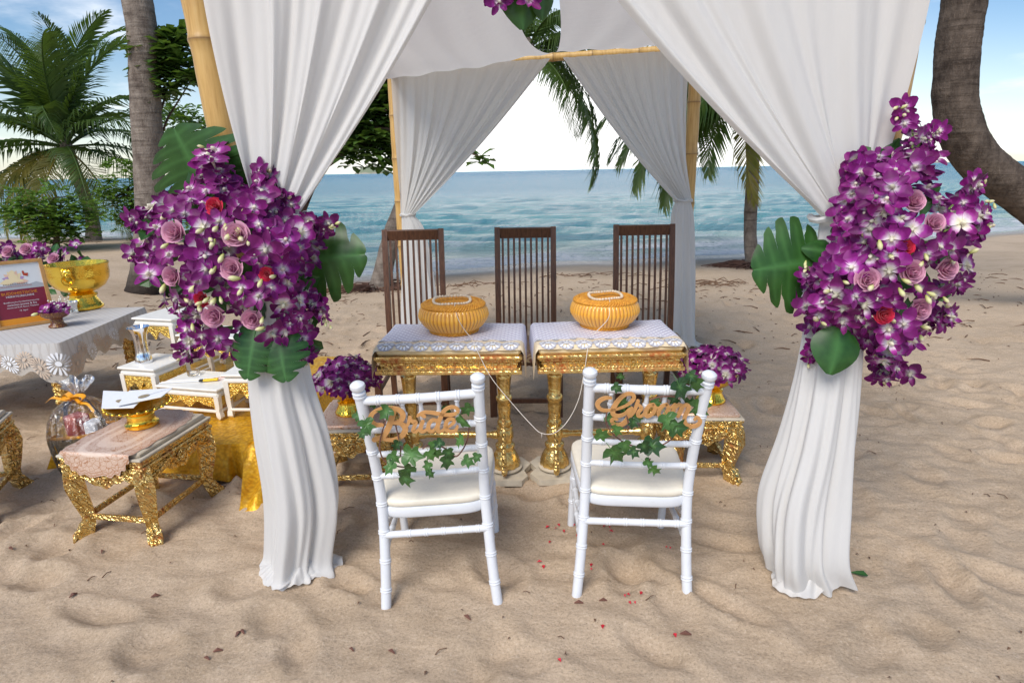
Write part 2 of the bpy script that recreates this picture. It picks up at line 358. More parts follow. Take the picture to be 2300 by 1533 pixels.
        k = m.attr('k'); c = m.mix(k, c, (.03, .022, .018)); m.set(col=c, rough=.92, spec=.15, normal=m.bump(m.math('ADD', m.math('ADD', f, sp), m.math('MULTIPLY', rg, 1.5)), .7, .03))
    plain('root_brown', (.10, .05, .035), .95, 0, .3, 20)
    m = NT('island'); f = m.noise(.03, 5, .6); z = m.n('ShaderNodeSeparateXYZ'); m.l(m.tc.outputs['Object'], z.inputs[0])
    c = m.mix(m.rng(m.math('ADD', z.outputs[2], m.math('MULTIPLY', f, 14)), 8, 16), (.42, .34, .29), (.20, .23, .15)); m.set(col=c, rough=.95)
    # printed lace doily (copper print on cream) and white lace
    m = NT('copper_doily'); v = m.voro(44, 'DISTANCE_TO_EDGE'); v2 = m.voro(44); w_ = m.math('SINE', m.math('MULTIPLY', v2, 95)); f = m.noise(5, 3)
    k = m.attr('k'); kb = m.ramp(k, [(0, (1, 1, 1)), (.24, (1, 1, 1)), (.27, (.3, .3, .3)), (.42, (.3, .3, .3)), (.45, (.9, .9, .9)), (.58, (.9, .9, .9)), (.6, (.25, .25, .25)), (.68, (.25, .25, .25)), (.70, (1, 1, 1)), (1, (1, 1, 1))]); rim = m.rng(m.math('SINE', m.math('MULTIPLY', k, 150)), .5, .8); ln = m.math('MULTIPLY', m.math('MAXIMUM', m.rng(w_, .1, .5), m.rng(v, .02, .05, 1, 0)), kb); ln = m.math('MAXIMUM', ln, m.math('MULTIPLY', rim, m.rng(k, .90, .92)))
    c = m.mix(m.math('MULTIPLY', ln, .75), (.72, .58, .48), (.46, .17, .055)); m.set(col=c, rough=.4, metal=m.math('MULTIPLY', ln, .5))
    m = NT('white_lace'); k = m.attr('k'); la = m.mapping((1, 1, 1), (0, 0, R(45))); a1 = m.wave(12, la, 0, 0, 'X'); a2 = m.wave(12, la, 0, 0, 'Y'); lat = m.math('MAXIMUM', m.rng(a1, .72, .9), m.rng(a2, .72, .9))
    c = m.mix(lat, (.50, .48, .62), (.82, .84, .92)); c = m.mix(k, c, (.74, .62, .44)); m.set(col=c, rough=.6, normal=m.bump(lat, .4, .004))
    plain('lace_grey', (.46, .45, .50), .6); plain('lace_beige', (.58, .46, .36), .7, 0, .06, 200)
    m = NT('table_lace'); k = m.attr('k'); la = m.mapping((1, 1, 1), (0, 0, R(45))); a1 = m.wave(9, la, 0, 0, 'X'); a2 = m.wave(9, la, 0, 0, 'Y'); lat = m.math('MAXIMUM', m.rng(a1, .85, .95), m.rng(a2, .85, .95))
    c = m.mix(lat, (.70, .69, .68), (.60, .58, .56)); c = m.mix(k, c, (.56, .52, .47)); hole = m.math('MULTIPLY', k, m.rng(m.voro(55), .33, .4, 1, 0))
    m.set(col=c, rough=.8); m.translucent(.25, (.7, .68, .64))
    m = NT('paisley_mat'); v = m.voro(16, 'SMOOTH_F1'); s_ = m.math('SINE', m.math('MULTIPLY', v, 60)); c = m.mix(m.rng(s_, -.2, .4), (.30, .22, .12), (.14, .055, .035)); m.set(col=c, rough=.8)
    m = NT('dark_batik'); v = m.voro(26, 'SMOOTH_F1'); s_ = m.math('SINE', m.math('MULTIPLY', v, 75)); c = m.mix(m.rng(s_, .0, .5), (.035, .028, .022), (.34, .27, .16)); m.set(col=c, rough=.75)
    m = NT('cellophane'); f = m.noise(14, 4, .6, None, 1.5); nb = m.bump(f, .9, .02)
    m.set(col=(.95, .95, .97), rough=.08, normal=nb); t = m.n('ShaderNodeBsdfTransparent'); mx = m.n('ShaderNodeMixShader')
    fr = m.n('ShaderNodeFresnel'); fr.inputs[0].default_value = 1.5; m.l(nb, fr.inputs[1]); q = m.math('ADD', m.math('MULTIPLY', fr.outputs[0], 1.6), .06, True)
    gl = m.n('ShaderNodeBsdfGlossy'); gl.inputs['Roughness'].default_value = .08; m.l(nb, gl.inputs['Normal'])
    m.l(q, mx.inputs[0]); m.l(t.outputs[0], mx.inputs[1]); m.l(gl.outputs[0], mx.inputs[2]); m.l(mx.outputs[0], m.out.inputs[0])
    m = NT('clear_glass'); m.set(col=(1, 1, 1), rough=.03, trans=1.0, ior=1.4)
    m = NT('red_lacquer'); v = m.voro(90, 'DISTANCE_TO_EDGE'); c = m.mix(m.rng(v, .02, .06, 1, 0), (.10, .012, .018), (.45, .28, .07)); m.set(col=c, rough=.3)
    for nm, c in (('print_white', (.72, .76, .80)), ('print_maroon', (.20, .012, .04)), ('print_orange', (.72, .28, .015)), ('print_grey', (.42, .45, .50)), ('print_peach', (.82, .55, .42)), ('print_lilac', (.45, .30, .55)), ('print_yellow', (.85, .72, .45)), ('print_red', (.45, .06, .03)), ('print_dark', (.10, .04, .08))):
        NT(nm).set(col=c, rough=.35)
materials()
# ================================================================== SETTING
rng = np.random.default_rng(7); random.seed(11)
SEA_Z = -.45
def waterline(x):
    x = np.asarray(x, float); xx = np.maximum(x, -4); return 13.3+.25*xx+.007*xx*xx+10*sstep(-4.5, -9.5, x)+.25*np.sin(x*.7+1)+.12*np.sin(x*1.9)
dents = []
for i in range(620):
    fx = rng.uniform(-4.5, 5.5); fy = rng.uniform(.5, 8.5)
    dents.append((fx, fy, rng.uniform(0, PI), rng.uniform(.08, .15), rng.uniform(.04, .075), rng.uniform(.013, .030)))
def sand_h(x, y):
    x = np.asarray(x, float); y = np.asarray(y, float)
    s = waterline(x)-y
    z = SEA_Z+.455*sstep(0, 8.0, s)-.10*np.clip(-s, 0, 60)**.9
    near = sstep(9.5, 5.5, y)
    dry = sstep(.3, 3.0, s)
    z = z+.022*fbm(x*1.1, y*1.1, 3, 3)*dry+.06*fbm(x*.35, y*.35, 2, 9)*dry*sstep(4.5, 8, np.hypot(x, y-2.5))
    r1 = 1-np.abs(fbm(x*2.6+.5*fbm(x*1.5, y*1.5, 2, 21), y*4.2, 4, 5)); z = z+(.028*(r1-.8))*dry*(.35+.65*near)
    z = z+.014*fbm(x*9, y*13, 4, 8)*dry*near
    for (fx, fy, a, l, w, d) in dents:
        m = (np.abs(x-fx) < .32) & (np.abs(y-fy) < .32)
        if not m.any(): continue
        dx = x[m]-fx; dy = y[m]-fy; u = (dx*math.cos(a)+dy*math.sin(a))/l; v = (-dx*math.sin(a)+dy*math.cos(a))/w
        q = u*u+v*v; z[m] += -d*np.exp(-q**1.6*1.2)+d*.55*np.exp(-((np.sqrt(q)-1.45)/.38)**2)
    return z
def axis(segs):
    out = []
    for a, b, st in segs: out += list(np.arange(a, b, st))
    out.append(segs[-1][1]); return np.array(out)
def geo(a, b, st, k):
    o = []; x = a
    while x < b: o.append(x); x += st; st *= k
    return o+[b]
def sheet(name, X, Y, Z, mat, attrs):
    ny, nx = X.shape; me = bpy.data.meshes.new(name); n = nx*ny
    me.vertices.add(n); me.vertices.foreach_set('co', np.stack([X, Y, Z], -1).reshape(-1).astype(np.float32))
    i = np.arange(ny*nx).reshape(ny, nx); q = np.stack([i[:-1, :-1], i[:-1, 1:], i[1:, 1:], i[1:, :-1]], -1).reshape(-1)
    nf = (ny-1)*(nx-1); me.loops.add(nf*4); me.loops.foreach_set('vertex_index', q.astype(np.int32)); me.polygons.add(nf)
    me.polygons.foreach_set('loop_start', np.arange(0, nf*4, 4, dtype=np.int32)); me.update(calc_edges=True)
    for k, v in attrs.items():
        a = me.attributes.new(k, 'FLOAT', 'POINT'); a.data.foreach_set('value', v.reshape(-1).astype(np.float32))
    me.materials.append(MT[mat]); me.polygons.foreach_set('use_smooth', [True]*nf); me.validate(); return link(name, me)
xs = geo(3.2, 300, .024, 1.075); xs = np.array([-v for v in xs[:0:-1]]+list(np.arange(-3.2, 3.2, .02))+xs)
ys = np.array([-v for v in geo(-.9, 60, .05, 1.2)[:0:-1]]+list(np.arange(.9, 4.2, .02))+geo(4.2, 90, .022, 1.03))
X, Y = np.meshgrid(xs, ys); Z = sand_h(X, Y)
sline = waterline(X)-Y
wet = np.clip(sstep(1.5+.5*fbm(X*.8, Y*.8, 3, 2), .5, sline), 0, 1)
tag(sheet('sand', X, Y, Z, 'sand', {'k': wet}), kind='structure')
def zs(x, y): return float(sand_h(np.array([x]), np.array([y]))[0])
# ------------------------------------------------------------------ sea
vr = np.array(geo(-1.6, 9000, .10, 1.028)); ur = np.linspace(-1, 1, 420)
U, V = np.meshgrid(ur, vr)
X = U*(24+np.maximum(V, 0)*1.5); Y = waterline(np.clip(X, -60, 60))*np.exp(-np.maximum(V, 0)/60)+13*(1-np.exp(-np.maximum(V, 0)/60))+V
s = V; amp = sstep(0, 6, s)*sstep(55, 12, s)
Z = SEA_Z+amp*(.055*np.sin(Y*2.3+1.2*fbm(X*.3, Y*.3, 2, 1)*3+X*.25)+.09*fbm(X*.55, Y*1.1, 4, 4))
sw = np.exp(-((s-2.3-.5*fbm(X*.4, X*0, 2, 6))/.42)**2)*sstep(.5, 3.5, X)*sstep(9, 5.5, X)
sw2 = np.exp(-((s-1.1-.35*fbm(X*.5, X*0, 2, 16))/.3)**2)
Z = Z+.20*sw+.05*sw2
Z = np.where(s < 0, np.minimum(Z, SEA_Z+.012), Z)
foam = np.clip(1.25*sstep(-.2, .15, s)*sstep(1.5, .3, s+.8*fbm(X*.9, Y*.9, 3, 12))+.9*np.exp(-((s-1.75-.5*fbm(X*.4, X*0, 2, 6))/.28)**2)*sstep(.5, 3, X)+.75*sw2*sstep(-.1, .5, fbm(X*1.2, Y*1.2, 3, 31)), 0, 1.4)
foam = np.maximum(foam, .75*sstep(.33, .5, fbm(X*.7, Y*1.6, 4, 40))*amp*sstep(16, 6, s))
deep = np.clip(.10*sstep(-.5, 1, s)+.28*sstep(1, 9, s)+.37*sstep(5, 60, s)+.17*sstep(60, 500, s)+.08*sstep(900, 2500, s), 0, 1)
tag(sheet('sea', X, Y, Z, 'sea_water', {'deep': deep, 'foam': foam}), kind='structure')
# ------------------------------------------------------------------ islands on the horizon
def island(px, w, h, Y, seed):
    c = D(px, 392-(px-700)*.0191, Y); n = 48
    m = MB()
    def fn(u, v):
        a = 2*PI*u; r = v; pr = (1-r**2.2)**.8 if r < 1 else 0
        nz = mnoise.fractal(Vector((math.cos(a)*r*2.2+seed, math.sin(a)*r*2.2, seed)), .8, 2.2, 5)
        return (math.cos(a)*r*w*.5*(1+.15*mnoise.noise(Vector((math.cos(a), math.sin(a), seed)))), math.sin(a)*r*w*.4, -1+h*(pr+.28*nz*min(1, 3*(1-r)))*(1 if r < 1 else 0))
    m.grid(fn, n, 14, cu=True)
    o = m.build('island', MT['island'], None, 180, (c.x, Y, SEA_Z-1)); return tag(o, kind='structure')
island(836, 165, 34, 2900, 1.3); island(893, 80, 16, 3600, 4.1); island(2096, 190, 9, 3300, 7.7)
# ------------------------------------------------------------------ palms
def frond_mesh(name, L, e0, droop, n, seed, mat, hang=.55, ll=.62):
    rd = random.Random(seed); m = MB(); K = 22; pts = []; p = Vector((0, 0, 0)); sw = rd.uniform(-.25, .25)
    for i in range(K+1):
        t = i/K; pts.append(p.copy()); e = e0-droop*t**1.25; yaw = sw*t*t
        p = p+Vector((math.cos(e)*math.cos(yaw), math.cos(e)*math.sin(yaw), math.sin(e)))*(L/K)
    m.tube(pts, [.026*(1-.85*i/K)*(L/2.6) for i in range(K+1)], 5, at=[.5]*(K+1))
    for i in range(n):
        t = .12+.88*(i+rd.random()*.6)/n; q = t*K; k = min(int(q), K-1); b = pts[k].lerp(pts[k+1], q-k); d = (pts[k+1]-pts[k]).normalized()
        side = Vector((0, 0, 1)).cross(d).normalized(); upv = d.cross(side)
        for sg in (-1, 1):
            if rd.random() < .04: continue
            ln = ll*L/2.6*(math.sin(PI*min(1, .18+.82*t)**.9)**.6*.95+.12)*rd.uniform(.85, 1.1)
            w = .019*L/2.6*rd.uniform(.8, 1.2)
            dv = (side*sg*(1-.5*t)+d*(.45+.55*t)+upv*.25*rd.uniform(.3, 1)).normalized()
            h = hang*rd.uniform(.6, 1.35)
            p1 = b+dv*ln*.5-Vector((0, 0, ln*.10*h)); p2 = b+dv*ln*(.92-.2*h)-Vector((0, 0, ln*.55*h))
            wv = d.cross(dv); wv = (d*.8+wv*.5).normalized()*w
            m.add([b-wv*.5, b+wv*.5, p1-wv, p1+wv, p2], [(0, 1, 3, 2), (2, 3, 4)], [.25, .25, .1, .1, .55])
    return m.mesh(name, MT[mat], 180)
FR = [frond_mesh('frond', 2.6, R(62), R(70), 70, 1, 'frond', .35), frond_mesh('frond', 2.6, R(38), R(95), 70, 2, 'frond', .6), frond_mesh('frond', 2.5, R(15), R(85), 66, 3, 'frond', .8), frond_mesh('frond', 2.4, R(-12), R(70), 62, 4, 'frond_yellow', .9), frond_mesh('frond', 2.6, R(48), R(130), 70, 5, 'frond', .9), frond_mesh('frond', 2.5, R(28), R(112), 74, 6, 'frond', 1.0, .7), frond_mesh('frond', 2.5, R(5), R(72), 80, 7, 'frond', .9, .75)]
def palm(label, path, r0, r1, fronds, mat='palm_bark', base_dark=.0, roots=None, lm=.28, scale=1.0, sheath=True):
    b = Vector(path[0]); o = thing('palm_tree', label, 'palm tree', b)
    pts = cr([Vector(p)-b for p in path], 60); L = sum((pts[i+1]-pts[i]).length for i in range(59)); m = MB(); rr = []; at = []
    N_ = int(L/.045); P = []
    for i in range(N_+1):
        q = i/N_*59; k = min(int(q), 58); P.append(pts[k].lerp(pts[k+1], q-k)); t = i/N_; l = t*L
        ring = ((l/.13) % 1); jit = .5+.5*mnoise.noise(Vector((l*3, b.x, 0)))
        rr.append((r0+(r1-r0)*t**.7)*(1+.75*math.exp(-l/.22)*(.5 if r0 < .14 else .55))*(1+.035*jit*(1-ring)+.03*mnoise.noise(Vector((l*1.7, b.y, 3)))))
        at.append(base_dark*float(sstep(.95, .15, l+.25*mnoise.noise(Vector((l*5, 1, 1))))))
    mm = MB().tube(P, rr, 18, at=at)
    for i in range(len(mm.v)):
        v = Vector(mm.v[i]); c = P[min(i//18, N_)]; mm.v[i] = tuple(c+(v-c)*(1+.05*mnoise.noise(v*6+b)))
    mm.build('trunk', MT[mat], o, 60); top = P[-1]
    if sheath: MB().tube([top-Vector((0, 0, .25*scale)), top, top+Vector((0, 0, .3*scale))], [r1*1.05, r1*1.5, .03], 10).build('crown_shaft', MT['palm_bark'], o)
    for (az, el, var, sc) in fronds:
        f = link('frond', FR[var], o); f.matrix_basis = Matrix.Translation(top+Vector((0, 0, .05))) @ Matrix.Rotation(R(az), 4, 'Z') @ Matrix.Rotation(-R(el), 4, 'Y') @ Matrix.Rotation(R(random.uniform(-20, 20)), 4, 'X') @ Matrix.Diagonal((sc*scale, sc*scale, sc*scale, 1))
    if roots:
        m = MB(); rd = random.Random(5)
        for i in range(roots):
            a = rd.uniform(0, 2*PI); l = rd.uniform(.25, .85)*lm/.28; x0 = Vector((math.cos(a)*r0*1.2, math.sin(a)*r0*1.2, .22*rd.random()))
            p2 = Vector((math.cos(a)*(r0+l), math.sin(a)*(r0+l), .0))+Vector((rd.uniform(-.1, .1), rd.uniform(-.1, .1), 0)); p2.z = zs(b.x+p2.x, b.y+p2.y)-b.z+.012
            p1 = x0.lerp(p2, .5)+Vector((rd.uniform(-.06, .06), rd.uniform(-.06, .06), .05))
            m.tube([x0, p1, p2], [.012, .009, .004], 4, cap=False)
        tag(m.build('roots', MT['root_brown'], o), kind='stuff')
    return o
def gz(px, py, guess=-.1):
    z = guess
    for _ in range(12):
        p = G(px, py, z); z = .5*z+.5*zs(p.x, p.y)
    return G(px, py, z)
random.seed(3)
# tall trunk left
b = gz(318, 655); d = b.y
palm('tall grey ringed coconut palm trunk standing behind the lace covered table', [b-Vector((0, 0, .1)), D(337, 480, d), D(325, 200, d), D(308, 0, d), D(300, 0, d)+Vector((-.3, .2, 2.2)), D(300, 0, d)+Vector((-.4, .6, 4.5))], .215, .185, [(a*37, 12*((a*7) % 5)-10, a % 5, 1.5) for a in range(12)], base_dark=.95)
# bushy young palm left
b = gz(210, 540); d = b.y
palm('bushy young coconut palm with a low crown of dark fronds beside the low wall', [b-Vector((0, 0, .1)), D(205, 480, d), D(175, 400, d), D(150, 335, d)], .2, .15,
     [(100, 20, 0, 1.25), (60, 22, 0, 1.3), (20, 14, 0, 1.3), (150, 14, 0, 1.35), (175, 6, 0, 1.3), (-40, 8, 0, 1.2), (125, 2, 1, 1.3), (-15, 10, 1, 1.25), (200, 0, 1, 1.2), (185, -22, 2, 1.15), (210, -5, 2, 1.1), (-5, -18, 2, 1.05), (-75, -8, 3, 1.0), (-125, -6, 3, 1.0), (-30, -20, 3, 1.0), (-100, 0, 1, 1.0), (230, -12, 3, 1.0), (-60, 8, 4, 1.0), (80, -5, 1, 1.1), (40, -5, 2, 1.1), (115, 24, 0, 1.2), (165, 24, 0, 1.25), (-10, 24, 0, 1.2), (35, 4, 1, 1.3), (190, 12, 1, 1.3), (-65, 24, 0, 1.1), (215, 16, 0, 1.2), (-150, 5, 1, 1.1), (-20, -2, 1, 1.2), (-110, -18, 3, 1.0), (-50, -14, 2, 1.1), (160, -16, 2, 1.1), (-85, 22, 0, 1.0), (240, 0, 2, 1.1)], scale=1.4)
# slender palm right
b = gz(1693, 600); d = b.y
palm('slender grey palm with matted brown roots standing alone near the water', [b-Vector((0, 0, .1)), D(1685, 520, d), D(1690, 400, d), D(1692, 300, d), D(1698, 205, d)], .125, .115,
     [(190, -2, 6, 1.0), (172, -14, 6, .95), (205, -20, 6, 1.0), (222, -14, 6, .85), (180, 12, 6, 1.05), (195, 24, 5, 1.1), (200, -8, 6, 1.1), (210, 14, 6, 1.05), (186, -24, 6, .9), (235, 8, 6, 1.0), (215, 6, 6, 1.0), (230, -30, 3, .8), (160, 0, 6, 1.0), (-90, 0, 5, .85), (245, 4, 5, .95), (158, -10, 5, .9), (-50, 4, 5, .9), (-20, 5, 5, .8), (0, 5, 1, 1.0), (20, 22, 0, 1), (130, 20, 0, 1), (80, 6, 1, 1), (165, 26, 1, 1.1), (-20, -5, 2, 1)], roots=230, scale=1.22)
# leaning palm
b = gz(850, 650); d = b.y
palm('leaning palm rising from the sand behind the first slatted chair', [b-Vector((0, 0, .1)), D(872, 560, d), D(905, 465, d), D(985, 330, d), D(1090, 220, d), D(1185, 125, d)], .165, .12,
     [(-40, -8, 5, .95), (177, -14, 5, 1.3), (184, -4, 5, 1.35), (171, -20, 6, 1.2), (-20, -28, 6, .75), (-28, -34, 6, 1.0), (-15, 18, 6, .55), (0, 0, 6, .5), (12, -10, 6, .42), (-5, 40, 5, .42), (25, 20, 5, .5), (-30, 5, 6, .75), (-60, -20, 6, .8), (60, 10, 1, .9), (120, 15, 1, .9), (170, 10, 1, .9), (-60, -5, 4, .85), (-120, 0, 4, .8), (-170, 10, 1, .8), (205, -5, 4, .75), (-40, 26, 0, .7)], mat='palm_bark', roots=120)
# crooked trunk right
d = 6.2; g = Vector((7.6, 6.4, zs(7.6, 6.4)-.05))
palm('thick crooked palm trunk bending up from the right over the beach', [g, Vector((6.7, 6.3, .62)), D(2420, 520, d), D(2290, 432, d), D(2190, 350, d), D(2148, 250, d), D(2150, 110, d), D(2166, 0, d), D(2172, -160, d), D(2170, -300, d)+Vector((0, .3, 1.2))], .215, .175, [(a*41, 10*((a*7) % 5)-8, a % 5, 1.3) for a in range(11)], mat='dark_bark')
# ------------------------------------------------------------------ broad-leaved trees and bushes
def leaf_into(m, c, d, n, l, w, cup=.12):
    d = d.normalized(); x = d.cross(n); x = x.normalized() if x.length > 1e-4 else Vector((1, 0, 0)); z = x.cross(d)
    p = [c, c+d*l*.4-x*w*.36+z*cup*w, c+d*l*.75-x*w*.5+z*cup*w, c+d*l-z*.1*l, c+d*l*.75+x*w*.5+z*cup*w, c+d*l*.4+x*w*.36+z*cup*w, c+d*l*.6]
    m.add(p, [(0, 6, 1), (1, 6, 2), (2, 6, 3), (3, 6, 4), (4, 6, 5), (5, 6, 0)], [.5, .0, .0, .1, .0, .0, .35])
def crown(blobs, n, l, w, seed, per=7):
    rd = random.Random(seed); m = MB(); tips = []; tot = sum(b[1][0]*b[1][1]*b[1][2] for b in blobs)
    for c, rr in blobs:
        for i in range(max(3, int(n*rr[0]*rr[1]*rr[2]/tot))):
            v = Vector((rd.gauss(0, 1), rd.gauss(0, 1), rd.gauss(0, 1))).normalized()*rd.random()**.45
            p = Vector(c)+Vector((v.x*rr[0], v.y*rr[1], v.z*rr[2])); tips.append(p); ax = (v+Vector((0, 0, .3))).normalized()
            for k in range(per):
                a = 2*PI*k/per+rd.random(); q = Vector((math.cos(a), math.sin(a), rd.uniform(-.35, .5)))
                leaf_into(m, p+Vector((rd.uniform(-.04, .04), rd.uniform(-.04, .04), rd.uniform(-.05, .05))), q+ax*.2, Vector((0, 0, 1))+q*.3, l*rd.uniform(.7, 1.15), w*rd.uniform(.8, 1.1))
    return m, tips
def leafy(name, label, cat, base, trunk, r, blobs, n, l, w, seed, mat, limbs=14):
    o = thing(name, label, cat, base); b = Vector(base)
    P = cr([Vector(p)-b for p in trunk], 16); m = MB().tube(P, [r*(1-.5*i/15)*(1+.5*math.exp(-i/1.5)) for i in range(16)], 10)
    cm, tips = crown([(Vector(c)-b, rr) for c, rr in blobs], n, l, w, seed); rd = random.Random(seed+1)
    for t in rd.sample(tips, min(limbs, len(tips))):
        s = P[rd.randint(8, 15)]; mid = s.lerp(t, .5)+Vector((rd.uniform(-.1, .1), rd.uniform(-.1, .1), .12)); m.tube([s, mid, t], [r*.32, r*.2, .008], 5, cap=False)
    for c, rr in blobs:      # one bough out to every clump of leaves
        s = P[13]; t = Vector(c)-b; m.tube([s, s.lerp(t, .5)+Vector((0, 0, .15)), t], [r*.35, r*.2, .010], 5, cap=False)
    m.build('trunk', MT['tree_bark'], o, 60); cm.build('crown', MT[mat], o, 0); return o
d = 10.2; b = gz(615, 640)
leafy('broadleaf_tree', 'broad leaved shore tree whose dark crown shows past the rear bamboo pole', 'tree', b, [b, D(640, 560, d), D(690, 430, d), D(740, 330, d), D(800, 230, d)], .13,
      [(D(800, 250, d), (.9, .8, .62)), (D(860, 300, d), (.5, .6, .55)), (D(750, 180, d), (.9, .8, .6)), (D(880, 200, d), (.6, .7, .6)), (D(1078, 352, d-1), (.12, .1, .16)), (D(820, 330, d), (.5, .6, .35))], 620, .26, .13, 5, 'broad_leaf')
d = 9.6; b = gz(322, 628)
leafy('broadleaf_tree', 'glossy leaved tree sending a branch out from behind the tall palm trunk', 'tree', b, [b, D(335, 500, d), D(328, 300, d), D(318, 120, d)], .08,
      [(D(385, 120, d), (.36, .3, .30)), (D(395, 165, d), (.28, .3, .32)), (D(372, 215, d), (.16, .2, .16)), (D(412, 95, d), (.22, .2, .2)), (D(447, 187, d), (.06, .06, .05)), (D(340, 150, d), (.3, .3, .5))], 120, .25, .13, 8, 'broad_leaf', 9)
d = 15.5
for i, (px, py, rx, rz_, n_, lab) in enumerate(((425, 300, 1.15, .75, 260, 'round leafed green bush between the tall trunk and the front bamboo pole'), (105, 470, 1.05, .62, 240, 'low green bush in front of the low concrete wall'), (285, 430, .7, .8, 170, 'dark leafy bush right beside the tall palm trunk'))):
    c = D(px, py, d if i != 1 else 13.6); bb = Vector((c.x, c.y, zs(c.x, c.y)))
    leafy('bush', lab, 'bush', bb, [bb, bb.lerp(c, .5)+Vector((.1, 0, 0)), c], .07, [(c, (rx, .8, rz_)), (c+Vector((rx*.5, 0, -rz_*.5)), (rx*.6, .6, rz_*.6)), (c+Vector((-rx*.6, 0, -rz_*.3)), (rx*.6, .6, rz_*.5)), (bb.lerp(c, .4), (rx*.6, .6, (c.z-bb.z)*.4))], n_, .2, .11, 30+i, 'bush_leaf', 10)
# low wall far left
w = MB(); a = gz(-260, 530); c = gz(240, 512); w.bar(a+Vector((0, .5, .04)), c+Vector((0, .5, .04)), .3, .35, bev=.02)
tag(w.build('low_wall', MT['concrete']), 'low grey concrete wall edging the beach behind the young palm', 'wall')
for i, (px, py, s_) in enumerate(((183, 519, .14), (172, 524, .10), (158, 516, .13))):
    p = gz(px, py); m = MB().ball((0, 0, 0), s_, 10, 7, (1.2, 1, .7)); m.v = [tuple(Vector(v)*(1+.3*mnoise.noise(Vector(v)*9+Vector((i, 0, 0))))) for v in m.v]
    tag(m.build('rock', MT['concrete'], None, 40, p+Vector((0, 0, s_*.35))), ('largest pale rock at the end of the low wall', 'smallest pale rock in front of the low wall', 'middling pale rock against the low wall')[i], 'rock', 'rocks by the low wall')
# ------------------------------------------------------------------ litter on the sand
def litter():
    rd = random.Random(4); tw = MB(); lv = MB()
    def pt(): 
        return rd.uniform(-6, 8), rd.choice([rd.uniform(1.0, 4.5), rd.uniform(4.5, 10), rd.uniform(5, 9)])
    N_ = 1900; A = np.array([pt() for _ in range(N_)]); H = sand_h(A[:, 0].copy(), A[:, 1].copy())
    for (x, y), h in zip(A, H):
        a = rd.uniform(0, PI); l = rd.uniform(.02, .10) if y > 4.5 else rd.uniform(.006, .03); dx, dy = math.cos(a)*l, math.sin(a)*l
        if rd.random() < .4:
            tw.tube([(x-dx, y-dy, h+.004), (x+rd.uniform(-.02, .02)*l*10, y, h+.010+.1*l*rd.random()), (x+dx, y+dy, h+.004)], [.0025 if y < 4.5 else .006, .002 if y < 4.5 else .005, .0015], 4)
        else:
            s_ = rd.uniform(.004, .011) if y < 4.5 else rd.uniform(.008, .02)
            lv.add([(x-dx/l*s_, y-dy/l*s_, h+.003), (x+dy/l*s_*.5, y-dx/l*s_*.5, h+.009), (x+dx/l*s_, y+dy/l*s_, h+.003), (x-dy/l*s_*.5, y+dx/l*s_*.5, h+.010)], [(0, 1, 2, 3)])
    for (px, py, n_) in ((760, 655, 60), (1330, 620, 25), (1620, 640, 40), (680, 660, 25), (1060, 640, 20), (150, 545, 40)):
        c = gz(px, py)
        for i in range(n_):
            x = c.x+rd.gauss(0, .5); y = c.y+rd.gauss(0, .25); h = zs(x, y); a = rd.gauss(0, .6); l = rd.uniform(.05, .25)
            tw.tube([(x-math.cos(a)*l, y-math.sin(a)*l, h+.01), (x, y, h+.02+.05*rd.random()), (x+math.cos(a)*l, y+math.sin(a)*l, h+.01)], [.006, .006, .003], 4)
    tag(tw.build('twigs', MT['twig']), 'scattered dry twigs lying on the sand', 'twigs', None, 'stuff')
    tag(lv.build('leaf_bits', MT['leaf_litter'], None, 0), 'dark crumbs of dry leaf lying on the sand', 'leaf litter', None, 'stuff')
    pe = MB()
    for (px, py) in ((1268, 1197), (1255, 1188), (1232, 1190), (1283, 1180), (1362, 1185), (1358, 1232), (1293, 1205), (1500, 1230), (1410, 1340), (1422, 1348), (1432, 1328), (1404, 1335), (1352, 1403), (1520, 1424), (1250, 1484), (1325, 1275), (1218, 1270), (1366, 1195), (1240, 1212)):
        for _ in range(rd.choice((1, 1, 2))):
            p = gz(px+rd.uniform(-8, 8), py+rd.uniform(-8, 8), 0); s_ = rd.uniform(.006, .012); a = rd.uniform(0, PI); c_, q = math.cos(a)*s_, math.sin(a)*s_
            pe.add([(p.x-c_, p.y-q, p.z+.004), (p.x+q*.7, p.y-c_*.7, p.z+.012), (p.x+c_, p.y+q, p.z+.006), (p.x-q*.7, p.y+c_*.7, p.z+.010)], [(0, 1, 2, 3)])
    tag(pe.build('petals', MT['petal_red'], None, 0), 'small red petals scattered on the sand around the groom chair', 'petals', None, 'stuff')
    pb = MB()
    for (px, py, s_) in ((1050, 1388, .012), (880, 1465, .010), (490, 1463, .011), (465, 1480, .009), (350, 1340, .012), (165, 1338, .011), (545, 1420, .010), (535, 1425, .01), (1540, 1425, .014), (1355, 1350, .011), (1300, 1355, .012), (230, 1240, .008), (25, 1233, .01), (790, 1460, .008)):
        p = gz(px, py, 0); a = rd.uniform(0, PI); pb.tube([p+Vector((-math.cos(a)*s_*1.4, -math.sin(a)*s_*1.4, .004)), p+Vector((0, 0, .011)), p+Vector((math.cos(a)*s_*1.4, math.sin(a)*s_*1.4, .004))], [.002, s_*.6, .002], 5)
    tag(pb.build('leaf_bits', MT['vine_brown']), 'dark dried flower bits lying on the foreground sand', 'leaf litter', None, 'stuff')
    p = gz(1930, 1293, 0); m = MB(); leaf_into(m, Vector((-.035, .01, .012)), Vector((1, -.25, 0)), Vector((0, -.3, 1)), .07, .026)
    tag(m.build('fallen_leaf', MT['monstera'], None, 0, p), 'small green fallen leaf on the sand beside a curtain foot', 'leaf')
litter()
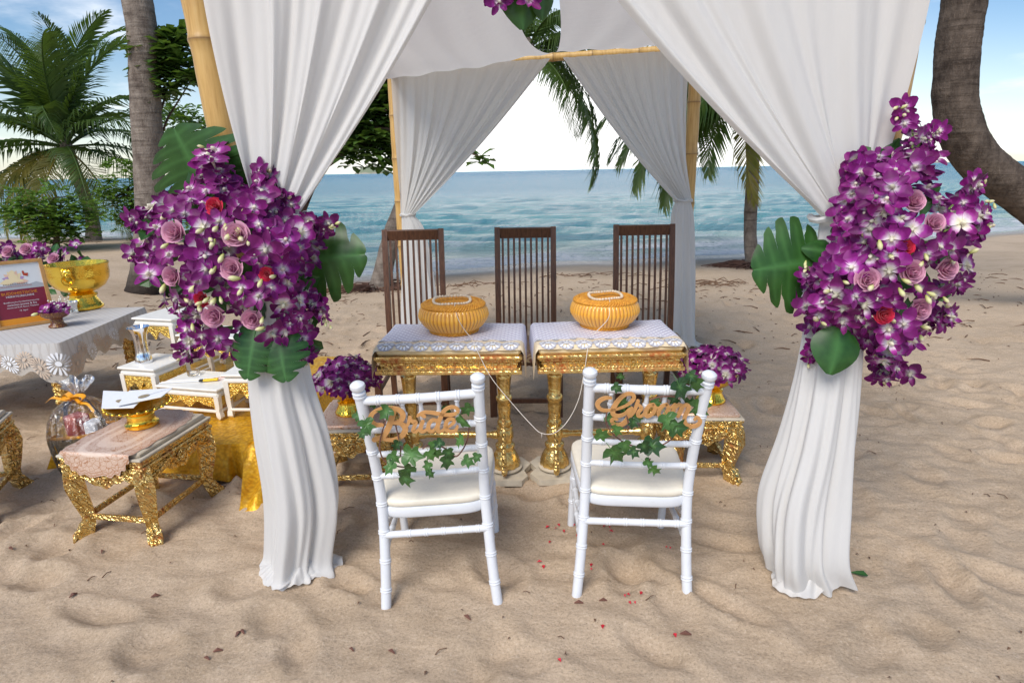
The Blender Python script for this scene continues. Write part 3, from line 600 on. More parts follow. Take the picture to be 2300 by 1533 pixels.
# ================================================================== BAMBOO CANOPY AND CURTAINS
ZT = 2.5
PF = [Vector((-1.075, 2.3, 0)), Vector((1.425, 2.3, 0)), Vector((1.575, 5.42, 0)), Vector((-.945, 5.42, 0))]
def bamboo(m, a, b, r, step=.42, off=.2, seed=0):
    a = Vector(a); b = Vector(b); L = (b-a).length; d = (b-a)/L; rd = random.Random(seed); nodes = []; x = off
    while x < L: nodes.append(x); x += step*rd.uniform(.85, 1.15)
    zs_ = sorted(set([0, L]+[n+e for n in nodes for e in (-.05, -.012, -.004, 0, .004, .012, .05) if 0 < n+e < L]+list(np.arange(.1, L, .12))))
    rr = []; at = []
    for z in zs_:
        q = min([abs(z-n) for n in nodes]+[9]); rr.append(r*(1+.09*math.exp(-(q/.012)**2)-.035*math.exp(-((q-.05)/.03)**2)+.02*math.sin(z*2.1+seed))); at.append(1.0 if q < .003 else (.45 if q < .006 else .12 if q < .02 else .0))
    bow = Vector((math.sin(seed)*.012, math.cos(seed)*.012, 0))
    m.tube([a+d*z+bow*math.sin(PI*z/L) for z in zs_], rr, 16, at=at)
can = thing('bamboo_canopy', 'square canopy frame of thick yellow bamboo poles and beams on the sand', 'canopy', (0, 0, 0))
PT = [D(437, 0, 2.3), D(2043, 0, 2.3)]; PB = [G(664, 1215), G(1806, 1240)]
for i, p in enumerate(PF):
    pa, pb = p+Vector((0, 0, -.2)), p+Vector((0, 0, ZT+.04))
    if i < 2: dv = (PT[i]-PB[i])/PT[i].z; pa = PB[i]-dv*.2; pb = PB[i]+dv*(ZT+.08)
    m = MB(); bamboo(m, pa, pb, .05 if i < 2 else .052, .40, .24 if i == 0 else .1+.11*i, i+1); m.build('pole', MT['bamboo'], can, 180)
rl = D(880, 156, 5.42); rr_ = D(1562, 104, 5.42)
for i, (a, b) in enumerate(((Vector((-1.3, 2.36, 2.47)), Vector((1.65, 2.36, 2.47))), (rl-Vector((.25, -.08, -.015)), rr_+Vector((.25, .08, .01))), (Vector((-1.09, 2.1, 2.53)), Vector((-.99, 5.7, 2.50))), (Vector((1.42, 2.1, 2.53)), Vector((1.58, 5.7, 2.52))))):
    m = MB(); bamboo(m, a, b, .034, .36, .15, 20+i); m.build('beam', MT['bamboo'], can, 180)
for p, zt in ((PF[2], 1.28), (PF[3], 1.215)):
    m = MB().tube([p+Vector((math.cos(a*PI/6)*.056, math.sin(a*PI/6)*.056, zt+.004*math.sin(a))) for a in range(13)], .005, 5); m.build('tie_cord', MT['thread'], can)
def pleat(u, v, ph, k):
    return .55*math.sin(2*PI*k*u+ph+1.5*v)+.3*math.sin(2*PI*k*1.9*u+ph*2.3-v)+.15*math.sin(2*PI*k*3.7*u+ph*3.1+.8*v)
def drape(name, label, A, B, T, tw, mat, ph, k, amp, low, group=None, nu=150, out=-1, sag=.05, hem=.05):
    """upper sheet gathered from beam A-B into the tie T, lower bundle falling along path low = [(point, rx, ry), ...]"""
    o = thing(name, label, 'curtain', (low[-1][0].x, low[-1][0].y, 0), 0, group); b0 = Vector(o.location); A = Vector(A); B = Vector(B); T = Vector(T)
    def up(u, v):
        uu = u+.02*math.sin(9*u+ph)*math.sin(PI*u)
        a = A.lerp(B, uu); t = T+(B-A).normalized()*(u-.5)*tw
        vv = v**(1+1.6*(1-u)**3); p = Vector((a.x+(t.x-a.x)*vv, a.y+(t.y-a.y)*v, a.z+(t.z-a.z)*v)); p.z -= sag*math.sin(PI*v)*math.sin(PI*.5*u)
        f = amp*(.35+1.0*v**.8*(1-.55*v**4)); sq = 1-.62*v
        p.y += out*f*(pleat(u, v, ph, k)*.75+.5*math.sin(PI*u))*max(.35, sq)+out*.03*v
        p.x += f*.35*math.cos(2*PI*k*u+ph)*v
        if u > 1-hem:  # rolled hem on the free edge
            q = (u-(1-hem))/hem; p.y += out*.018*math.sin(PI*q)
        return p-b0
    MB().grid(up, nu, 60).build('upper_drape', MT[mat], o, 180)
    n = len(low); ps = cr([q[0] for q in low], 60); rxs = cr([(q[1], q[2], 0) for q in low], 60); na = 150
    def lo(u, v):
        i = v*59; j = min(int(i), 58); c = ps[j].lerp(ps[j+1], i-j); r_ = rxs[j].lerp(rxs[j+1], i-j); a = 2*PI*u
        w = 1+(.24+.10*v)*(.55*math.sin(4*a+ph+2.6*v)+.38*math.sin(9*a+ph*2-2.5*v)+.16*math.sin(19*a+ph+v))*min(1, .35+v)
        e = v**12
        x = r_.x*math.cos(a)*(w+.2*e*mnoise.noise(Vector((math.cos(a)*2.2, math.sin(a)*2.2, ph)))); y = r_.y*math.sin(a)*(w+.12*e*mnoise.noise(Vector((math.cos(a)*2.2, math.sin(a)*2.2, ph+5))))
        z = c.z+.012*e*math.sin(7*a+ph)
        return Vector((c.x+x, c.y+y, max(z, .012)))-b0
    MB().grid(lo, na, 60, cu=True).build('lower_drape', MT[mat], o, 180)
    # fabric puddle fanned out on the sand
    c, rx, ry = low[-1]
    def pud(u, v):
        a = 2*PI*u; r_ = .55+.55*v; w = 1+.16*v*math.sin(2*a+ph*3)+.14*v*math.sin(3*a+ph)+.025*v*math.sin(13*a+2*ph)
        return Vector((c.x+rx*r_*w*math.cos(a), c.y+ry*r_*w*math.sin(a), .018+(.06*(1-v)**1.2)+(.010+.010*math.sin(a*3))*math.sin(11*a+ph+4*v)*(1-.5*v)+.003*math.sin(27*a+ph)+.012))-b0
    MB().grid(pud, 150, 10, cu=True).build('hem_puddle', MT[mat], o, 180)
    MB().tube([T+Vector((math.cos(a*PI/8)*tw*.62, math.sin(a*PI/8)*tw*.5, .006*math.sin(a*2))) - b0 for a in range(17)], .012, 6).build('tie_band', MT[mat], o)
    return o
V3 = Vector
drape('front_curtain', 'white curtain tied to the bamboo pole under the flowers with monstera leaf above them', (-.995, 2.21, 2.47), (-.015, 2.21, 2.47), D(628, 485, 2.24), .15, 'curtain_cloth', .4, 4.3, .05,
      [(D(628, 485, 2.24), .06, .05), (D(622, 640, 2.24), .085, .07), (D(624, 830, 2.2), .105, .085), (D(655, 980, 2.17), .125, .10), (D(680, 1120, 2.16), .128, .115), (D(672, 1240, 2.15), .12, .12), (G(668, 1275, .03), .13, .115)])
drape('front_curtain', 'white curtain tied to the bamboo pole beside the thick crooked palm trunk', (1.41, 2.20, 2.47), (.045, 2.20, 2.47), D(1888, 490, 2.24), .17, 'curtain_cloth', 2.1, 3.7, .05,
      [(D(1888, 490, 2.24), .07, .05), (D(1880, 650, 2.22), .09, .07), (D(1862, 830, 2.15), .10, .085), (D(1838, 980, 2.1), .115, .10), (D(1808, 1120, 2.06), .135, .115), (D(1800, 1230, 2.02), .13, .12), (G(1812, 1285, .03), .14, .12)])
drape('rear_curtain', 'sheer white rear curtain tied to the bamboo pole beside the leaning palm', rl+V3((.0, -.05, .0)), D(1236, 132, 5.36), D(916, 482, 5.34), .10, 'sheer_cloth', 1.2, 7, .05,
      [(D(916, 482, 5.34), .05, .045), (D(928, 520, 5.33), .09, .06), (D(938, 620, 5.3), .12, .08), (D(946, 730, 5.28), .15, .10), (V3((D(948, 740, 5.28).x, 5.28, .03)), .17, .12)], nu=120)
drape('rear_curtain', 'sheer white rear curtain hanging straight beside the slatted chair by the water', D(1548, 112, 5.36), D(1264, 130, 5.36), D(1534, 450, 5.34), .12, 'sheer_cloth', 3.0, 9, .05,
      [(D(1534, 450, 5.34), .06, .045), (D(1532, 490, 5.33), .09, .06), (D(1532, 600, 5.3), .10, .08), (D(1532, 740, 5.28), .105, .10), (V3((D(1532, 760, 5.28).x, 5.28, .03)), .13, .12)], nu=120)
def ceiling(label, xl, xr, sag, ph):
    o = None
    def fn(u, v):
        y = 2.33+(5.40-2.33)*v; a = xl(v); b = xr(v); x = a+(b-a)*u
        z = 2.475-sag*math.sin(PI*v)**.8*(.35+.65*math.sin(PI*min(1, max(0, .1+.8*u)))) - .11*(1-u if label.startswith('left') else 0)*math.exp(-((v-.93)/.13)**2)
        z += .012*math.sin(14*u+ph+3*v)*math.sin(PI*v)**.5+.006*math.sin(33*u+5*v+ph); zb = rl.z+(rr_.z-rl.z)*(x-rl.x)/(rr_.x-rl.x); z += (zb-2.475+.03)*v**3
        return (x, y, z)
    m = MB().grid(fn, 70, 70); return m
def top_cloth(label, xl, xr, sag, ph):
    o = ceiling(label, xl, xr, sag, ph).build('canopy_cloth', MT['curtain_cloth'], None, 180); lab = 'white ceiling cloth sagging over the rear beam on the leaning palm side' if label == 'left' else 'white ceiling cloth stretched above the rear beam on the slender palm side'
    return tag(o, lab, 'canopy cloth')
top_cloth('left', lambda v: -1.07+.12*v, lambda v: .06+.32*v**1.6-.08*math.sin(PI*v), .16, 0)
top_cloth('right', lambda v: .13+.28*v+.05*math.sin(PI*v), lambda v: 1.42+.15*v, .10, 2)
# ================================================================== FLOWERS
def petal(m, ang, L, Wd, cup, tilt, k0=0.0, k1=1.0, base=.004, twist=0, pinch=1.0):
    nu, nv = 5, 6; vs = []; aa = []
    for j in range(nv):
        t = j/(nv-1)
        for i in range(nu):
            s = i/(nu-1)*2-1; w = Wd*(math.sin(PI*min(1, t*.86+.07))**.75)*(1 if t > .3 else .55+1.5*t*pinch)
            x = s*w*.5; y = base+t*L; z = cup*(s*s)*Wd+math.sin(tilt*t*1.3)*t*L*.9-.18*L*t*t*t+twist*s*t*Wd
            vs.append(Vector((x, y*math.cos(tilt*.4), z))); aa.append(min(1, max(k0+.001, k0+(k1-k0)*(t**.9*.86+.14*abs(s)*t))))
    M = Matrix.Rotation(ang, 4, 'Z'); fs = [(j*nu+i, j*nu+i+1, (j+1)*nu+i+1, (j+1)*nu+i) for j in range(nv-1) for i in range(nu-1)]
    m.add([M @ v for v in vs], fs, aa)
def orchid_mesh(seed):
    rd = random.Random(seed); m = MB(); S = .043
    for a in (0, 125, 235): petal(m, R(a+rd.uniform(-8, 8)), S*rd.uniform(.9, 1.05), S*.52, .12, rd.uniform(-.1, .45), .12, 1.0)
    for a in (62, -62): petal(m, R(a+rd.uniform(-6, 6)), S*rd.uniform(.98, 1.12), S*.86, .10, rd.uniform(-.05, .35), .10, .97)
    petal(m, R(180), S*.72, S*.5, .5, .85, .05, .72)                     # lip
    m.tube([(0, 0, -.004), (0, 0, .010), (0, -.004, .016)], [.005, .006, .003], 6, at=[.05]*3)
    m.tube([(0, 0, 0), (0, .002, -.012), (0, .010, -.034)], [.005, .0035, .0015], 5, at=[.2, .1, .03])
    return m.mesh('orchid', MT['orchid_petal'], 180)
ORC = [orchid_mesh(i) for i in range(5)]
def bud_mesh():
    m = MB(); m.tube([(0, 0, 0), (0, 0, .008), (0, .001, .02), (0, .002, .030), (0, .002, .036)], [.0025, .006, .0085, .006, .001], 7, at=[.02, .2, .5, .7, .9]); return m.mesh('bud', MT['orchid_bud'], 180)
BUD = bud_mesh()
def rose_mesh(mat, S):
    m = MB(); rd = random.Random(9)
    for i in range(21):
        t = i/20; a = i*2.399+rd.uniform(-.25, .25); r0 = S*(.04+.62*t**.9); h = S*(1.0-.30*t**1.5); wdt = S*(.5+1.0*t); lean = .05+.75*t**1.6; nu, nv = 5, 4; vs = []; aa = []
        for j in range(nv):
            q = j/(nv-1)
            for k in range(nu):
                s = k/(nu-1)*2-1; th = a+s*wdt/(r0+.35*S)*.62; rad = r0*(.35+.65*q)+lean*q*q*S*.28+(.06*S*q*abs(s)**2)
                z = (-.55*S+(h+.55*S)*q*(.55+.45*(1-.25*t)))-.20*S*s*s*q*(.4+t)-.30*S*max(0, q-.7)*t*2*rd.uniform(.5, 1.2)
                vs.append((rad*math.cos(th), rad*math.sin(th), z*.8)); aa.append(.05+.85*q*(.55+.45*t)+.1*rd.random())
        m.add(vs, [(j*nu+k, j*nu+k+1, (j+1)*nu+k+1, (j+1)*nu+k) for j in range(nv-1) for k in range(nu-1)], aa)
    m.lathe([(.001, -.6*S), (.35*S, -.45*S), (.42*S, 0), (.2*S, .3*S), (.001, .35*S)], 10, cap=False)
    return m.mesh('rose', MT[mat], 180)
ROSE = {'m': rose_mesh('rose_mauve', .046), 'r': rose_mesh('rose_red', .036)}
def monstera_mesh(nf=6, seed=0, gap=.30):
    m = MB(); rd = random.Random(seed)
    hw = lambda t: .52*(math.sin(PI*min(1, max(0, .10+.88*t))**.85)**.8)
    def pos(sg, t, s):
        w = hw(t); x = sg*w*s; y = t*1.0+.10*s*(1-t)-.16*s*s*(1-t)*1.2+.05*s; z = -.22*s*s*w*1.4-.16*(t-.35)**2+.02*math.sin(8*t)*s
        return Vector((x, y, z))
    for sg in (-1, 1):
        ns = 8
        for f in range(nf):
            t0, t1 = f/nf, (f+1)/nf; g = gap*rd.uniform(.7, 1.3) if f < nf-1 else 0; vs = []; aa = []; sc = rd.uniform(.46, .70)
            for j in range(ns+1):
                s = j/ns; e = float(sstep(sc, sc+.12, s)); tip = s**6
                for i in range(5):
                    q = i/4; a = t0+(t1-t0)*(q*(1-g*e)+(.0)*e); a += (t1-t0)*tip*.35*(.5-q)
                    vs.append(pos(sg, a, s*(1-.05*tip*abs(q-.4)))); aa.append(.9 if j == 0 else (.4 if i == 2 and j < 7 else .02))
            fs = [(j*5+i, j*5+i+1, (j+1)*5+i+1, (j+1)*5+i) for j in range(ns) for i in range(4)]
            if sg < 0: fs = [x[::-1] for x in fs]
            m.add(vs, fs, aa)
    m.tube([(0, -.35, -.06), (0, 0, 0), (0, .5, -.02), (0, 1, -.09)], [.012, .012, .008, .002], 5, at=[.9]*4)
    return m.mesh('monstera_leaf', MT['monstera'], 60)
MON = [monstera_mesh(6, 1, .16), monstera_mesh(5, 2, .15), monstera_mesh(6, 3, .24)]
def plain_leaf_mesh():
    m = MB()
    def fn(u, v):
        s = u*2-1; w = .42*math.sin(PI*min(1, .04+.93*v)**.8)**.8; return (s*w, v, -.12*s*s*w*2-.2*(v-.3)**2)
    m.grid(fn, 7, 10, at=lambda u, v: .8 if abs(u-.5) < .08 else .02); return m.mesh('leaf', MT['monstera'], 60)
PLF = plain_leaf_mesh()
def put_leaf(o, base, tip, mesh, n=(0, -1, .35), wx=1.0, name='monstera_leaf'):
    base = Vector(base)-Vector(o.location); tip = Vector(tip)-Vector(o.location); L = (tip-base).length
    return link(name, mesh, o, M=frame(base, tip-base, n) @ Matrix.Diagonal((L*wx, L, L, 1)))
def inpoly(x, y, P):
    c = False; j = len(P)-1
    for i in range(len(P)):
        if (P[i][1] > y) != (P[j][1] > y) and x < (P[j][0]-P[i][0])*(y-P[i][1])/(P[j][1]-P[i][1])+P[i][0]: c = not c
        j = i
    return c
def edged(x, y, P):
    b = 1e9
    for i in range(len(P)):
        a = P[i]; c = P[(i+1) % len(P)]; dx, dy = c[0]-a[0], c[1]-a[1]; t = max(0, min(1, ((x-a[0])*dx+(y-a[1])*dy)/(dx*dx+dy*dy))); b = min(b, math.hypot(x-a[0]-t*dx, y-a[1]-t*dy))
    return b
def face_m(p, n, rd, sc=1.0):
    n = Vector(n).normalized(); u = Vector((0, 0, 1)); x = u.cross(n).normalized(); y = n.cross(x); M = Matrix((x, y, n)).transposed().to_4x4(); M.translation = p
    return M @ Matrix.Rotation(rd.gauss(0, .6), 4, 'Z') @ Matrix.Scale(sc, 4)
def arrangement(label, poly, Y0, dome, roses, sprays, leaves, seed, n, mind=21):
    rd = random.Random(seed); xs_ = [p[0] for p in poly]; ys_ = [p[1] for p in poly]; cx = sum(xs_)/len(xs_); cy = sum(ys_)/len(ys_)
    base = D(cx, cy, Y0); o = thing('flower_arrangement', label, 'flowers', base); b = Vector(base)
    def place(px, py, back=False):
        e = min(1, edged(px, py, poly)/150.0); h = dome*math.sqrt(max(0, 1-(1-e)**2)); p = D(px, py, Y0-(h if not back else -h*.6)); return p, e
    ctr = D(cx, cy, Y0+.02); pts = []
    def nrm(p, e):
        v = (p-ctr); v.y *= 1.2; v.normalize(); return v*(1.15-.5*e)+Vector((-p.x*.25, -.75, .15))+Vector((rd.gauss(0, .55), rd.gauss(0, .3), rd.gauss(0, .55)))
    for (px, py, kd, sc) in roses:
        p, e = place(px, py); q = link('mauve_rose' if kd == 'm' else 'red_rose', ROSE[kd], o, M=face_m(p+Vector((0, -.025, 0))-b, Vector((p.x-ctr.x, -.75, (p.z-ctr.z)*.8+.1)), rd, sc)); pts.append((px, py, 46 if kd == 'm' else 32))
    tries = 0; k = 0
    while k < n and tries < 30000:
        tries += 1; px = rd.uniform(min(xs_), max(xs_)); py = rd.uniform(min(ys_), max(ys_))
        if not inpoly(px, py, poly): continue
        if any((px-a)**2+(py-c)**2 < (r_ if r_ > 30 else mind)**2 for a, c, r_ in pts): continue
        pts.append((px, py, mind)); p, e = place(px, py); p = p+Vector((0, rd.uniform(-.05, .045), 0)); k += 1
        link('orchid', ORC[rd.randrange(5)], o, M=face_m(p-b, nrm(p, e), rd, rd.uniform(.85, 1.3)))
    for _ in range(int(n*.22)):   # far side of the ball, sparser
        px = rd.uniform(min(xs_), max(xs_)); py = rd.uniform(min(ys_), max(ys_))
        if not inpoly(px, py, poly): continue
        p, e = place(px, py, True); link('orchid', ORC[rd.randrange(5)], o, M=face_m(p-b, Vector((p.x-ctr.x, .5, p.z-ctr.z)), rd, rd.uniform(.85, 1.1)))
    fm = MB()
    for _ in range(150):          # green filler deep in the ball
        px = rd.uniform(min(xs_), max(xs_)); py = rd.uniform(min(ys_), max(ys_))
        if not inpoly(px, py, poly) or edged(px, py, poly) < 12: continue
        p, e = place(px, py); p = p.lerp(D(px, py, Y0), .55); v = Vector((rd.gauss(0, 1), rd.gauss(0, .5), rd.gauss(0, 1))); leaf_into(fm, p-b, v, Vector((0, -1, .2)), .09, .05)
    tag(fm.build('filler_leaves', MT['monstera'], o, 0), kind='stuff')
    st = MB()
    for sp in sprays:             # loose orchid sprays with buds at the tip
        P = cr([place(*sp[0])[0]]+[D(x, y, Y0-dome*.25) for x, y in sp[1:]], 14); st.tube([q-b for q in P], [.003]*10+[.0025, .002, .0016, .001], 5, cap=False)
        for i in range(3, 14):
            f = i/13; off = Vector((rd.gauss(0, .012), rd.gauss(0, .01)-.008, rd.gauss(0, .012)))
            if f < .72: link('orchid', ORC[rd.randrange(5)], o, M=face_m(P[i]+off-b, Vector((rd.gauss(0, .6)+off.x*20, -.9, rd.gauss(0, .5))), rd, rd.uniform(.8, 1.0)))
            else: link('bud', BUD, o, M=face_m(P[i]+off*.6-b, Vector((rd.gauss(0, .7), -.5, rd.gauss(-.2, .7))), rd, 1.25-.6*f))
    for _ in range(42):
        px = rd.uniform(min(xs_), max(xs_)); py = rd.uniform(cy-120, max(ys_))
        if not inpoly(px, py, poly): continue
        p, e = place(px, py); p = p+Vector((0, -.035, 0)); link('bud', BUD, o, M=face_m(p-b, Vector((rd.gauss(0, .7), -.6, rd.gauss(-.5, .5))), rd, rd.uniform(.8, 1.2)))
    tag(st.build('stems', MT['stem_green'], o), kind='stuff')
    for L in leaves: put_leaf(o, *L)
    return o
random.seed(21)
YL = 2.26
arrangement('large purple orchid and rose arrangement with monstera leaves above and below it',
    [(325, 505), (372, 440), (440, 425), (455, 345), (492, 335), (530, 415), (600, 415), (640, 470), (700, 505), (720, 560), (690, 600), (705, 700), (690, 770), (640, 800), (610, 830), (560, 790), (470, 770), (415, 770), (405, 700), (340, 620), (315, 560)], YL, .24,
    [(403, 520, 'm', 1.05), (540, 525, 'm', 1.15), (530, 600, 'm', 1.0), (398, 618, 'm', .9), (490, 704, 'm', 1.05), (575, 712, 'm', .95), (492, 464, 'r', 1.0), (605, 612, 'r', .8), (462, 668, 'r', .9)],
    [[(480, 440), (478, 380), (468, 330)], [(590, 440), (590, 395), (602, 385)], [(640, 480), (640, 440), (652, 448)], [(690, 520), (720, 505), (752, 512)], [(690, 680), (725, 690), (738, 725)], [(340, 500), (318, 490), (292, 493)], [(440, 740), (425, 785), (412, 800)], [(610, 800), (612, 832), (610, 862)], [(660, 770), (680, 790), (684, 812)], [(350, 580), (320, 575), (304, 580)]],
    [(D(475, 440, YL), D(385, 290, YL-.03), MON[0], (-.3, -1, .35), 1.75), (D(520, 440, YL), D(530, 335, YL), PLF, (.3, -1, .2), .8, 'leaf'), (D(655, 590, YL), D(815, 570, YL-.03), MON[1], (.2, -1, .2), 1.15), (D(575, 735, YL-.16), D(552, 850, YL-.22), MON[0], (-.1, -1, .2), 1.0), (D(625, 750, YL-.16), D(640, 855, YL-.22), MON[1], (.1, -1, .2), 1.1), (D(400, 575, YL), D(318, 545, YL), PLF, (-.3, -1, .2), .8, 'leaf'), (D(400, 615, YL), D(330, 635, YL), PLF, (-.3, -1, .2), .8, 'leaf'), (D(430, 690, YL-.05), D(405, 745, YL-.05), PLF, (-.3, -1, .2), .8, 'leaf')], 5, 250)
YR = 2.2
arrangement('tall purple orchid and rose arrangement with a monstera leaf reaching over the slender palm roots',
    [(2010, 345), (2075, 300), (2095, 350), (2080, 440), (2150, 470), (2165, 560), (2150, 650), (2115, 690), (2075, 740), (2030, 770), (2030, 830), (1975, 850), (1940, 770), (1880, 745), (1815, 740), (1800, 690), (1840, 600), (1880, 540), (1890, 470), (1910, 400), (1950, 350)], YR, .23,
    [(2040, 452, 'm', .95), (2084, 500, 'm', .9), (1937, 625, 'm', 1.05), (2036, 608, 'm', 1.05), (2112, 600, 'm', 1.0), (2052, 690, 'm', 1.05), (2022, 555, 'r', .9), (1975, 702, 'r', 1.05)],
    [[(2040, 400), (2050, 300), (2032, 258), (2016, 242)], [(2050, 340), (2090, 300), (2100, 285)], [(2130, 470), (2180, 425), (2212, 415)], [(2120, 520), (2190, 480), (2215, 455)], [(2120, 560), (2190, 520), (2210, 510)], [(1960, 390), (1925, 365), (1902, 372)], [(1850, 640), (1825, 620), (1810, 590)], [(1840, 760), (1820, 790), (1812, 812)], [(2000, 800), (1990, 840), (1975, 860)], [(2080, 720), (2110, 715), (2125, 710)], [(2110, 640), (2150, 630), (2160, 625)]],
    [(D(1850, 585, YR), D(1697, 605, YR-.03), MON[1], (-.3, -1, .2), 1.35), (D(1890, 570, YR-.02), D(1805, 555, YR-.02), PLF, (-.3, -1, .5), .8, 'leaf'), (D(1890, 735, YR-.16), D(1868, 840, YR-.22), PLF, (-.1, -1, .25), 1.2, 'leaf'), (D(1985, 380, YR), D(2025, 310, YR), PLF, (0, -1, .3), .75, 'leaf'), (D(2010, 420, YR), D(2040, 370, YR), PLF, (.2, -1, .2), .8, 'leaf'), (D(1900, 505, YR), D(1868, 520, YR-.02), PLF, (-.2, -1, .2), .8, 'leaf'), (D(1850, 730, YR), D(1830, 770, YR-.04), PLF, (-.2, -1, .3), .8, 'leaf'), (D(2080, 440, YR), D(2115, 420, YR), PLF, (.3, -1, .3), .9, 'leaf')], 6, 235)
# small spray hanging from the front beam
c = D(1172, 8, 2.28); ct = thing('hanging_flowers', 'small spray of orchids and one dark leaf hanging from the front beam', 'flowers', c); rd = random.Random(2)
put_leaf(ct, D(1165, -75, 2.25), D(1178, 62, 2.22), PLF, (.3, -1, .0), 1.0, 'leaf'); put_leaf(ct, D(1215, -60, 2.26), D(1222, 42, 2.24), PLF, (.5, -1, .1), .9, 'leaf'); put_leaf(ct, D(1120, -90, 2.3), D(1085, -40, 2.28), MON[0], (-.2, -1, .3), 1.0)
for px, py in ((1120, 4), (1105, -14), (1135, -24), (1188, 0), (1175, -30), (1210, -35), (1150, -50), (1100, -50), (1230, -60), (1180, -80), (1130, -90), (1205, -95), (1155, -120), (1225, -110), (1100, -110)):
    p = D(px, py, 2.19); link('orchid', ORC[rd.randrange(5)], ct, M=face_m(p-c, Vector((rd.gauss(0, .4), -1, rd.gauss(-.3, .4))), rd, 1.0))
MB().tube([D(1160, -150, 2.3)-c, D(1165, -90, 2.27)-c], .006, 5).build('stem', MT['stem_green'], ct)
# ================================================================== WHITE BAMBOO-STYLE CHAIRS
def ringed(m, pts, r, ring=.105, first=.05, n=12, r_end=None):
    """turned rod with pairs of raised rings"""
    P = cr(pts, 40) if len(pts) > 2 else [Vector(pts[0]).lerp(Vector(pts[1]), i/39) for i in range(40)]
    cum = [0]
    for i in range(39): cum.append(cum[-1]+(P[i+1]-P[i]).length)
    L = cum[-1]; rings = []; x = first
    while x < L-.02: rings.append(x); x += ring
    st = sorted(set([0, L]+[x+e for x in rings for e in (-.0085, -.006, -.0035, -.001, 0, .001, .0035, .006, .0085) if 0 < x+e < L]+list(np.arange(.03, L, .045))))
    pp = []; rr = []
    for s in st:
        i = min(max(0, next((k for k in range(39) if cum[k+1] >= s), 38)), 38); f = (s-cum[i])/max(1e-9, cum[i+1]-cum[i]); pp.append(P[i].lerp(P[i+1], f))
        q = min([abs(s-x) for x in rings]+[9]); base = r if r_end is None else r+(r_end-r)*s/L
        rr.append(base*(1.14 if .0025 < q < .0062 else (1.0 if q > .0075 else 1.03)))
    return m.tube(pp, rr, n)
def spindle(m, a, b, r):
    a = Vector(a); b = Vector(b); prof = [(0, 1), (.08, 1), (.1, 1.25), (.13, 1.25), (.15, .75), (.45, 1.05), (.47, 1.4), (.50, 1.4), (.505, 1.1), (.51, 1.4), (.54, 1.4), (.56, 1.05), (.86, .75), (.88, 1.25), (.91, 1.25), (.93, 1), (1, 1)]
    return m.tube([a.lerp(b, t) for t, _ in prof], [r*k for _, k in prof], 10)
def sup(cx, cy, wx, dy, n=4.0, k=40, tp=0.0):
    o = []
    for i in range(k):
        a = 2*PI*i/k; c, s = math.cos(a), math.sin(a); x = math.copysign(abs(c)**(2/n), c); y = math.copysign(abs(s)**(2/n), s); o.append((cx+x*wx*(1+tp*y), cy+y*dy))
    return o
def slab_round(m, outl, prof):
    """stack of scaled outlines: prof = [(inset, z), ...]"""
    n = len(outl); cx = sum(p[0] for p in outl)/n; cy = sum(p[1] for p in outl)/n; vs = []
    for ins, z in prof:
        for p in outl:
            d = math.hypot(p[0]-cx, p[1]-cy); f = max(.01, (d-ins)/d); vs.append((cx+(p[0]-cx)*f, cy+(p[1]-cy)*f, z))
    k = len(prof); fs = [(i*n+j, i*n+(j+1) % n, (i+1)*n+(j+1) % n, (i+1)*n+j) for i in range(k-1) for j in range(n)]
    fs += [tuple(range(n-1, -1, -1)), tuple((k-1)*n+j for j in range(n))]; return m.add(vs, fs)
